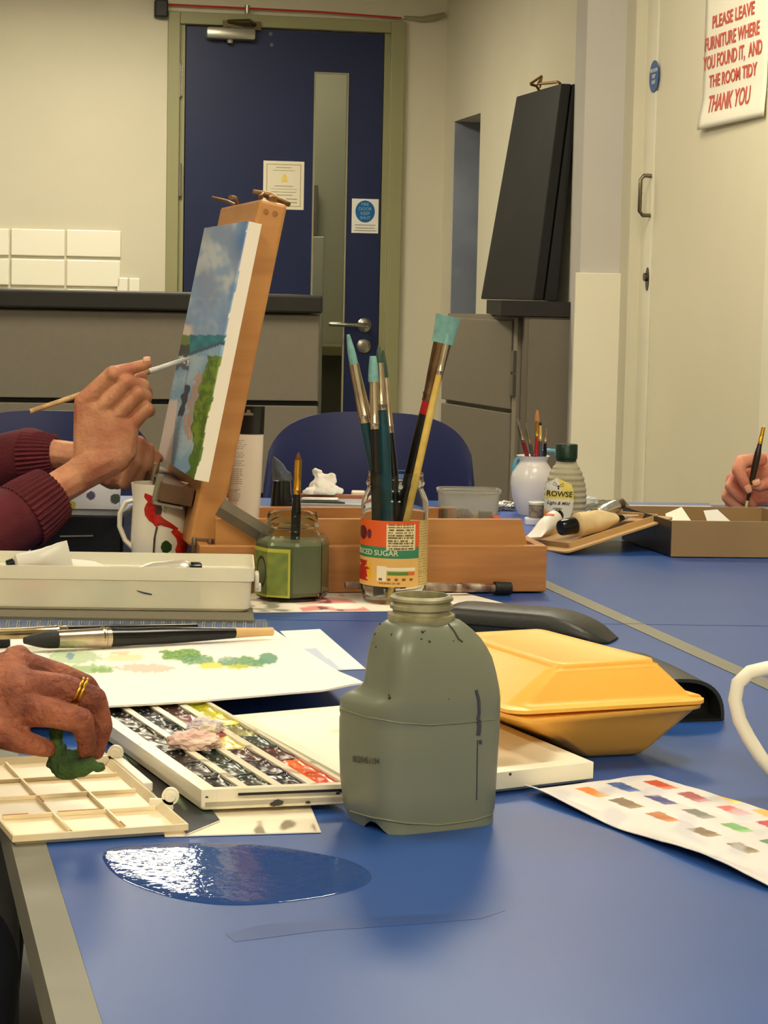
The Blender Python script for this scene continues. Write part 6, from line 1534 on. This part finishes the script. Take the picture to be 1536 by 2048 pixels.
for v in tis.verts:
    v.co += Vector((noise.noise(v.co * 130), noise.noise(v.co * 130 + Vector((5, 0, 0))), noise.noise(v.co * 130 + Vector((0, 7, 0))))) * .003
    if v.co.z < zq + .0004: v.co.z = zq + .0004
obj('tissue_wad', tis, mat('white_tissue_wad', (255, 250, 242), .8, sss=.4), label='crumpled white tissue heaped on the tin before the navy chair', cat='tissue', recalc=False, smooth=True, angle=50)
def seg(pts): return [[a, c] for a, c in zip(pts, pts[1:])]
def skin_mat(name, c, c2, s=26, bump=.55):
    m = mat(name, c, .52, col2=c2, vscale=s, bump=bump, bscale=230, sss=.25); m.node_tree.nodes['Principled BSDF'].inputs['Specular IOR Level'].default_value = .35
    return m
def body_groups(cx, cy, fx, fy):
    """head and neck of a seated person at (cx,cy) facing (fx,fy)"""
    f = Vector((fx, fy, 0)).normalized(); s = Vector((f.y, -f.x, 0)); c = Vector((cx, cy, 0)); V = lambda a, l, z: c + f * a + s * l + Vector((0, 0, z))
    g = [[(V(0, 0, 1.06), .058), (V(.025, 0, 1.17), .053)],
         [(V(.01, 0, 1.27), .082), (V(.045, 0, 1.29), .072), (V(.055, 0, 1.20), .050), (V(.075, 0, 1.175), .030)],
         [(V(.115, 0, 1.262), .008), (V(.128, 0, 1.228), .012), (V(.112, 0, 1.225), .016)],
         [(V(.098, 0, 1.192), .016), (V(.102, .012, 1.192), .012), (V(.102, -.012, 1.192), .012)],
         [(V(.10, .035, 1.275), .014), (V(.10, -.035, 1.275), .014)]]
    for q in (-1, 1): g.append([(V(.005, q * .086, 1.255), .012), (V(-.008, q * .09, 1.235), .012), (V(.0, q * .086, 1.215), .008)])
    return g, V, f, s
def person(name_label, torso, face, skin, hair_m, knit, trouser, arms, hands, tr_name='trousers'):
    """arms: list of (shoulder side, elbow, wrist, wrist radius, cuff point); hands: groups of spheres"""
    g, V, f, s = body_groups(*torso, *face)
    th = thing('person', (torso[0], torso[1], 0), name_label, 'person')
    core = [[(V(0, 0, .62), .05), (V(0, 0, 1.07), .05)], [(V(0, -.16, .995), .036), (V(0, .16, .995), .036)]]
    for (sh, el, wr, r_el, r_wr), h in zip(arms, hands):
        core += [[(V(0, sh * .16, .995), .034), (el, .030)], [(el, .030), (h[0][0][0], h[0][0][1] * .9)]]
    bm = fleshed(g + core + [x for h in hands for x in h], .0015, 5, .5)
    obj('body', bm, skin, th, True, recalc=False, angle=False)
    b = BM()
    for q in (-1, 1): bmesh.ops.create_icosphere(b, subdivisions=2, radius=.0115, matrix=Matrix.Translation(V(.1085, q * .034, 1.262)))
    obj('eyes', b, mat('eye_white', (226, 222, 214), .2), th, True)
    b = BM()
    for q in (-1, 1): bmesh.ops.create_icosphere(b, subdivisions=2, radius=.0058, matrix=Matrix.Translation(V(.1150, q * .034, 1.262)))
    obj('irises', b, mat('eye_dark', (50, 40, 34), .2), th, True)
    b = BM(); hull(b, [(V(-.012, 0, 1.285), .090), (V(.02, 0, 1.305), .084), (V(-.04, 0, 1.24), .07)], 3); obj('hair', b, hair_m, th, True)
    tg_ = [[(V(0, 0, .61), .13), (V(0, .08, .60), .11), (V(0, -.08, .60), .11), (V(.0, .11, .95), .095), (V(0, -.11, .95), .095)],
           [(V(0, .15, 1.0), .072), (V(0, -.15, 1.0), .072), (V(0, 0, 1.06), .07)]]
    for sh, el, wr, r_el, r_wr in arms:
        tg_ += [[(V(0, sh * .17, 1.0), .066), (el, r_el)], [(el, r_el), (wr, r_wr)]]
    sb_ = fleshed(tg_, .006, 5); obj('jumper', sb_, knit, th, True, recalc=False, angle=False)
    lg = [[(V(0, .07, .565), .105), (V(0, -.07, .565), .105)]]
    for q in (-1, 1): lg += [[(V(.0, q * .09, .55), .09), (V(.40, q * .11, .55), .068)], [(V(.40, q * .11, .54), .066), (V(.38, q * .11, .10), .045)]]
    obj(tr_name, fleshed(lg, .009, 4), trouser, th, True, recalc=False, angle=False)
    for q in (-1, 1): b = BM(); hull(b, [(V(.36, q * .11, .045), .042), (V(.50, q * .12, .035), .034), (V(.52, q * .12, .034), .03)], 3); obj('shoe', b, mat('dark_shoe', (30, 28, 28), .4), th, True)
    return th, V
def cuff(th, a, b_, ra, rb, m, ribs=36):
    a = Vector(a); b_ = Vector(b_); R_ = fr(a, b_); b = BM(); rings = []
    for t in [k / 12 for k in range(13)]:
        r = ra + (rb - ra) * t + .0012 * math.sin(t * pi)
        rings.append([a + (b_ - a) * t + R_ @ Vector((math.cos(x), math.sin(x), 0)) * (r * (1 + .035 * math.cos(ribs * x))) for x in [2 * pi * k / (ribs * 6) for k in range(ribs * 6)]])
    e = [[a + (b_ - a) * 1.0 + R_ @ Vector((math.cos(x), math.sin(x), 0)) * (rb - .004) for x in [2 * pi * k / (ribs * 6) for k in range(ribs * 6)]]]
    loft(b, rings + e, caps=False); obj('cuff', b, m, th, True)
def nail(th, c, axis, nrm, w, l, m):
    c = Vector(c); ax = Vector(axis).normalized(); n = Vector(nrm); n = (n - ax * n.dot(ax)).normalized(); sd = ax.cross(n)
    b = BM(); R_ = []
    for k in range(9):
        t = -1 + 2 * k / 8; ww = w * (1 - .18 * max(0, t) ** 2) * (1 if abs(t) < .8 else .78)
        R_.append([c + ax * (l * t) + sd * (ww * x) + n * (.0016 * (1 - x * x) - .0004 - .0008 * t * t) for x in [-1 + 2 * q / 8 for q in range(9)]])
    loft(b, R_, caps=False, closed=False); o = obj('fingernail', b, m, th, True, recalc=False)
    s_ = o.modifiers.new('s', 'SOLIDIFY'); s_.thickness = .0008; s_.offset = 0
burg = mat('burgundy_wool', (92, 26, 36), .9, var=.25, vscale=30, bump=.6, bscale=400)
skin1 = skin_mat('skin_tan', (206, 150, 112), (176, 110, 82))
# --- painter at the easel
SC1 = 3.84
def h1(cx_, cy_, r, dy=0.0, Y=2.60): return (W(cx_ / SC1, 640 + cy_ / SC1, Y + dy), r / SC1 / F * (Y + dy))
H = []
wr1 = h1(590, 1205, 140, .0)
H += [[h1(380, 1330, 140, -.02), wr1]]
H += [[h1(590, 1205, 135), h1(700, 1080, 125), h1(880, 1060, 128)]]
H += [[h1(650, 1050, 92), h1(640, 640, 74), h1(760, 690, 70), h1(720, 1080, 100)], [h1(720, 1080, 100), h1(760, 690, 70), h1(880, 760, 66), h1(830, 1090, 105)], [h1(850, 1090, 115), h1(880, 760, 66), h1(1000, 830, 70), h1(965, 1010, 88)]]
H += seg([h1(645, 628, 78, 0), h1(860, 412, 60, -.004), h1(1010, 374, 50, .004), h1(1125, 338, 44, .012)])
H += [[h1(870, 408, 62, -.008), h1(850, 418, 60, 0)]]
H += seg([h1(760, 690, 72, 0), h1(970, 478, 60, -.008), h1(1100, 500, 52, .010), h1(1135, 560, 46, .028)])
H += seg([h1(880, 760, 66, 0), h1(1060, 568, 58, -.006), h1(1125, 590, 50, .008), h1(1110, 650, 46, .030)])
H += seg([h1(985, 835, 62, 0), h1(1130, 678, 54, -.002), h1(1150, 700, 48, .012), h1(1090, 730, 44, .032)])
H += seg([h1(700, 1000, 90, .03), h1(800, 760, 74, .045), h1(960, 560, 56, .045), h1(1090, 440, 46, .030)])
H += [[h1(700, 1000, 90, .03), h1(660, 1050, 90, .0), h1(850, 900, 70, .02)]]
# left hand holding the ledge
H2 = []
Y2 = 2.70
g2 = lambda a, c, r, dy=0: h1(a, c, r, dy, Y2)
H2 += [[g2(400, 1030, 118, .02), g2(640, 1060, 118, .02)], [g2(640, 1060, 115, .02), g2(900, 1060, 95), g2(860, 1220, 85)]]
H2 += [[g2(900, 1060, 95), g2(1080, 960, 58, -.01), g2(1150, 1030, 52), g2(900, 1230, 75), g2(1000, 1200, 70)]]
H2 += seg([g2(1068, 940, 56, -.012), g2(1050, 1090, 55, -.022), g2(960, 1262, 50, -.012)])
H2 += seg([g2(1138, 990, 52, -.004), g2(1122, 1120, 50, -.016), g2(1045, 1258, 46, -.010)])
H2 += seg([g2(1192, 1050, 46, .004), g2(1180, 1140, 45, -.008), g2(1115, 1235, 42, -.006)])
H2 += seg([g2(1000, 1010, 62, .02), g2(1160, 1010, 46, .02), g2(1222, 1062, 36, .018)])
el_r = W(-190, 1150, 2.48); wr_r = W(66, 1020, 2.565); el_l = W(-260, 1010, 2.88); wr_l = W(60, 915, 2.74)
white_hair = mat('white_hair', (200, 196, 188), .7, bump=.6, bscale=150)
p1, V1 = person('person in a burgundy jumper painting at the easel, one hand raised with a thin brush', (-.90, 2.66), (1, -.06), skin1, white_hair, burg, mat('dark_trousers', (40, 42, 50), .8),
    [(1, el_r, wr_r, .058, .040), (-1, el_l, wr_l, .058, .040)], [H, H2])
cuff(p1, W(40, 1034, 2.555), W(104, 988, 2.585), .0415, .0345, burg); cuff(p1, W(52, 916, 2.735), W(114, 912, 2.725), .035, .0265, burg)
nm = mat('nail', (216, 156, 126), .32)
nail(p1, h1(1130, 322, 44, -.004)[0] + Vector((.0, -.0035, .0035)), (1, 0, .15), (-.1, -.75, .6), .0038, .0045, nm)
brush('thin worn brush with pale wood handle, held against the canvas by the raised hand', HIT(382, 716, NB - nv_ * (cth + .001), nv_) - nv_ * .001, W(60, 823, 2.585), .055, .26, .0006, .0022, .0030, .0034, .0036, .0030, mat('wet_white_bristle', (206, 200, 190), .4), mat('white_worn_ferrule', (232, 228, 220), .35, .2, var=.2, vscale=60), mat('worn_wood_handle', (214, 178, 120), .5, col2=(150, 110, 70), vscale=50))
# --- person with gold rings, front left
skin2 = skin_mat('skin_ruddy', (172, 104, 74), (112, 56, 42), 34, 1.6)
SC2 = 4.267
def h3(cx_, cy_, r, dy=0.0, Y=1.42): return (W(cx_ / SC2, 1260 + cy_ / SC2, Y + dy), r / SC2 / F * (Y + dy))
G = []
wr2 = h3(-620, 560, 300, .03)
G += [[h3(-1500, 700, 330, .03), wr2], [wr2, h3(-250, 540, 290, .03)]]
G += [[h3(-250, 560, 270, .02), h3(170, 680, 145, -.004), h3(120, 520, 160, .0), h3(110, 330, 150, .022), h3(150, 270, 130, .045)]]
G += [[h3(110, 340, 150, .02), h3(168, 215, 96, .03), h3(120, 225, 96, .03)]]
G += seg([h3(170, 680, 150, -.002), h3(420, 700, 138, -.010), h3(690, 770, 118, -.006), h3(740, 930, 92, .0), h3(728, 1040, 72, .004)])
G += seg([h3(200, 470, 150, .010), h3(560, 500, 128, .008), h3(800, 590, 118, .012), h3(872, 820, 98, .014), h3(820, 1040, 76, .012)])
G += seg([h3(200, 300, 130, .030), h3(500, 390, 120, .032), h3(730, 470, 100, .036), h3(850, 640, 84, .038), h3(850, 850, 70, .034)])
G += seg([h3(160, 260, 110, .05), h3(480, 380, 95, .06), h3(640, 520, 80, .06), h3(700, 760, 68, .055)])
G += seg([h3(-300, 760, 190, -.006), h3(-40, 860, 150, -.012), h3(180, 950, 112, -.012), h3(400, 1010, 84, -.002)])
G += [[h3(-40, 800, 150, -.008), h3(200, 720, 120, -.004), h3(-200, 640, 190, .0)]]
el2 = W(-860, 1500, 1.50); wr2c = W(-330, 1412, 1.44)
teal_kn = mat('slate_wool', (72, 80, 92), .9, bump=.5, bscale=400)
p2, V2 = person('person at the front left whose hand with two gold rings presses a green sponge', (-.74, 1.50), (1, -.05), skin2, mat('grey_hair', (150, 146, 140), .7, bump=.6, bscale=150), teal_kn, mat('navy_trousers', (34, 38, 54), .8),
    [(-1, el2, wr2c, .055, .040), (1, Vector((-.60, 1.20, .74)), Vector((-.48, 1.14, .66)), .055, .038)], [G, [[(Vector((-.48, 1.14, .66)), .028), (Vector((-.44, 1.14, .655)), .03)], [(Vector((-.44, 1.12, .655)), .02), (Vector((-.44, 1.17, .655)), .02), (Vector((-.39, 1.17, .65)), .013), (Vector((-.39, 1.12, .65)), .013)]] + [x for q in range(4) for x in seg([(Vector((-.39, 1.12 + q * .017, .65)), .0095), (Vector((-.355, 1.118 + q * .018, .648)), .0085), (Vector((-.34 + .004 * (q in (1, 2)), 1.118 + q * .018, .632)), .0075)])] + seg([(Vector((-.45, 1.17, .655)), .014), (Vector((-.42, 1.195, .65)), .011), (Vector((-.39, 1.20, .645)), .009)])])
for k, (dx, rr3) in enumerate(((0, 1.0), (30, .97))):
    a_ = h3(660 + dx, 528, 0, .010)[0]; ax_ = (h3(800, 590, 0, .012)[0] - h3(560, 500, 0, .008)[0]).normalized()
    R_ = fr(a_, a_ + ax_); rad = 129 / SC2 / F * 1.43
    b = BM(); tube(b, [a_ + ax_ * (dx / SC2 / F * .3) + R_ @ Vector((math.cos(x), math.sin(x), .12 * math.sin(x + 1.2))) * rad * rr3 for x in [2 * pi * q / 48 for q in range(48)]], .0011, 10, closed=True)
    rg_ = obj('gold_ring', b, gold, label=['gold ring further from the fingertip on the ruddy hand', 'gold ring nearer the fingertip on the ruddy hand'][k], cat='ring', group='gold rings on one finger', smooth=True)
# green sponge
floor_z = TZ + .0045
b = BM(); 
SG = [(h3(490, 1120, 90, .006)), (h3(560, 1180, 95, .002)), (h3(700, 1180, 80, .0)), (h3(850, 1160, 52, .004)), (h3(640, 1100, 85, .014))]
SG2 = [(h3(475, 880, 62, .006)), (h3(490, 1080, 80, .004))]
sgb = fleshed([SG[:2] + [SG[4]], [SG[1], SG[2]], [SG[2], SG[3]], SG2, [SG2[1], SG[0]]], .0012, 3)
for v in sgb.verts:
    v.co += Vector((1, 1, 1)) * .0014 * noise.noise(v.co * 220) + Vector((0, 0, .0022 * noise.noise(v.co * 90)))
    if v.co.z < floor_z: v.co.z = floor_z
spm = mat('green_sponge', (66, 96, 44), .9, col2=(40, 62, 28), vscale=60, bump=1, bscale=500)
sp = obj('sponge', sgb, spm, label='wet green sponge pinched between thumb and fingers over the square-welled palette', cat='sponge', recalc=False, smooth=True)
# --- person at the right edge
skin3 = skin_mat('skin_pink', (224, 158, 128), (200, 122, 98), 26, .5)
SC3 = 9.308
def h4(cx_, cy_, r, dy=0.0, Y=3.20): return (W(1380 + cx_ / SC3, 820 + cy_ / SC3, Y + dy), r / SC3 / F * (Y + dy))
K4 = []
K4 += [[h4(1350, 1020, 220, .05), h4(1700, 1050, 240, .04), h4(820, 1300, 160, .05), h4(800, 1620, 150, .05), h4(1700, 1600, 220, .04)]]
K4 += [[h4(1700, 1300, 260, .04), h4(2300, 1350, 250, .03)]]
K4 += seg([h4(1320, 930, 130, .012), h4(960, 960, 135, .004), h4(900, 1120, 128, -.004), h4(1010, 1350, 108, -.008), h4(1075, 1490, 84, -.008)])
K4 += seg([h4(900, 1180, 120, .03), h4(760, 1420, 120, .018), h4(960, 1630, 105, .010), h4(1180, 1760, 80, .014)])
K4 += seg([h4(800, 1350, 110, .045), h4(690, 1620, 115, .034), h4(900, 1790, 100, .026), h4(1250, 1860, 76, .024)])
K4 += seg([h4(720, 1600, 100, .05), h4(760, 1850, 100, .04), h4(1100, 1960, 90, .034)])
K4 += seg([h4(1900, 1200, 160, .02), h4(1560, 1330, 130, -.006), h4(1300, 1430, 104, -.010), h4(1230, 1420, 84, -.010)])
wr3 = h4(2600, 1360, 240, .03)[0]; el3 = Vector((.96, 3.10, .80))
p3, V3 = person('person at the right edge holding a slim dark brush upright over the brown box', (1.12, 3.42), (-1, -.1), skin3, mat('brown_hair', (96, 72, 52), .7, bump=.6, bscale=150), mat('grey_blue_wool', (96, 106, 120), .9, bump=.5, bscale=400), mat('dark_trousers'),
    [(-1, el3, wr3 + Vector((.03, 0, 0)), .055, .042), (1, Vector((1.02, 3.70, .82)), Vector((.86, 3.62, .79)), .055, .038)], [K4, [[(Vector((.86, 3.62, .79)), .028), (Vector((.80, 3.60, .765)), .026), (Vector((.78, 3.64, .758)), .018)]] + [x for q in range(4) for x in seg([(Vector((.79, 3.59 + q * .016, .76)), .010), (Vector((.755, 3.585 + q * .018, .748)), .0088), (Vector((.735, 3.585 + q * .018, .734)), .008)])] + seg([(Vector((.81, 3.585, .762)), .012), (Vector((.785, 3.565, .748)), .010), (Vector((.765, 3.56, .738)), .009)])])
nail(p3, h4(1072, 1470, 0, -.008)[0] + Vector((0, -.0072, .0005)), h4(1090, 1540, 0)[0] - h4(1000, 1330, 0)[0], (0, -1, .1), .0050, .0062, nm)
nail(p3, h4(1235, 1380, 0, -.010)[0] + Vector((-.001, -.0068, .003)), h4(1180, 1400, 0)[0] - h4(1380, 1330, 0)[0], (0, -1, .35), .0050, .0062, nm)
brush('slim dark brush with gold ferrule held upright by the hand at the right edge', W(1528, 850, 3.20), W(1491, 1020, 3.19), .03, .22, .0012, .0022, .0028, .0034, .0052, .0022, mat('pale_bristle', (226, 206, 150), .5), gold, mat('dark_brown_lacquer', (36, 24, 20), .25), tailm=mat('pale_brass'), tail=.86)
# chairs the people sit on
ch0 = [o for o in SC.objects if o.name.startswith('plastic_chair')][0]
dup(ch0, 'navy plastic chair under the painter in the burgundy jumper', (V1(0, 0, 0).x - .38, 2.66, 0), pi / 2)
dup(ch0, 'navy plastic chair under the person with gold rings', (V2(0, 0, 0).x - .38, 1.50, 0), pi / 2)
dup(ch0, 'navy plastic chair under the person at the right edge', (1.12 + .38, 3.42, 0), -pi / 2)
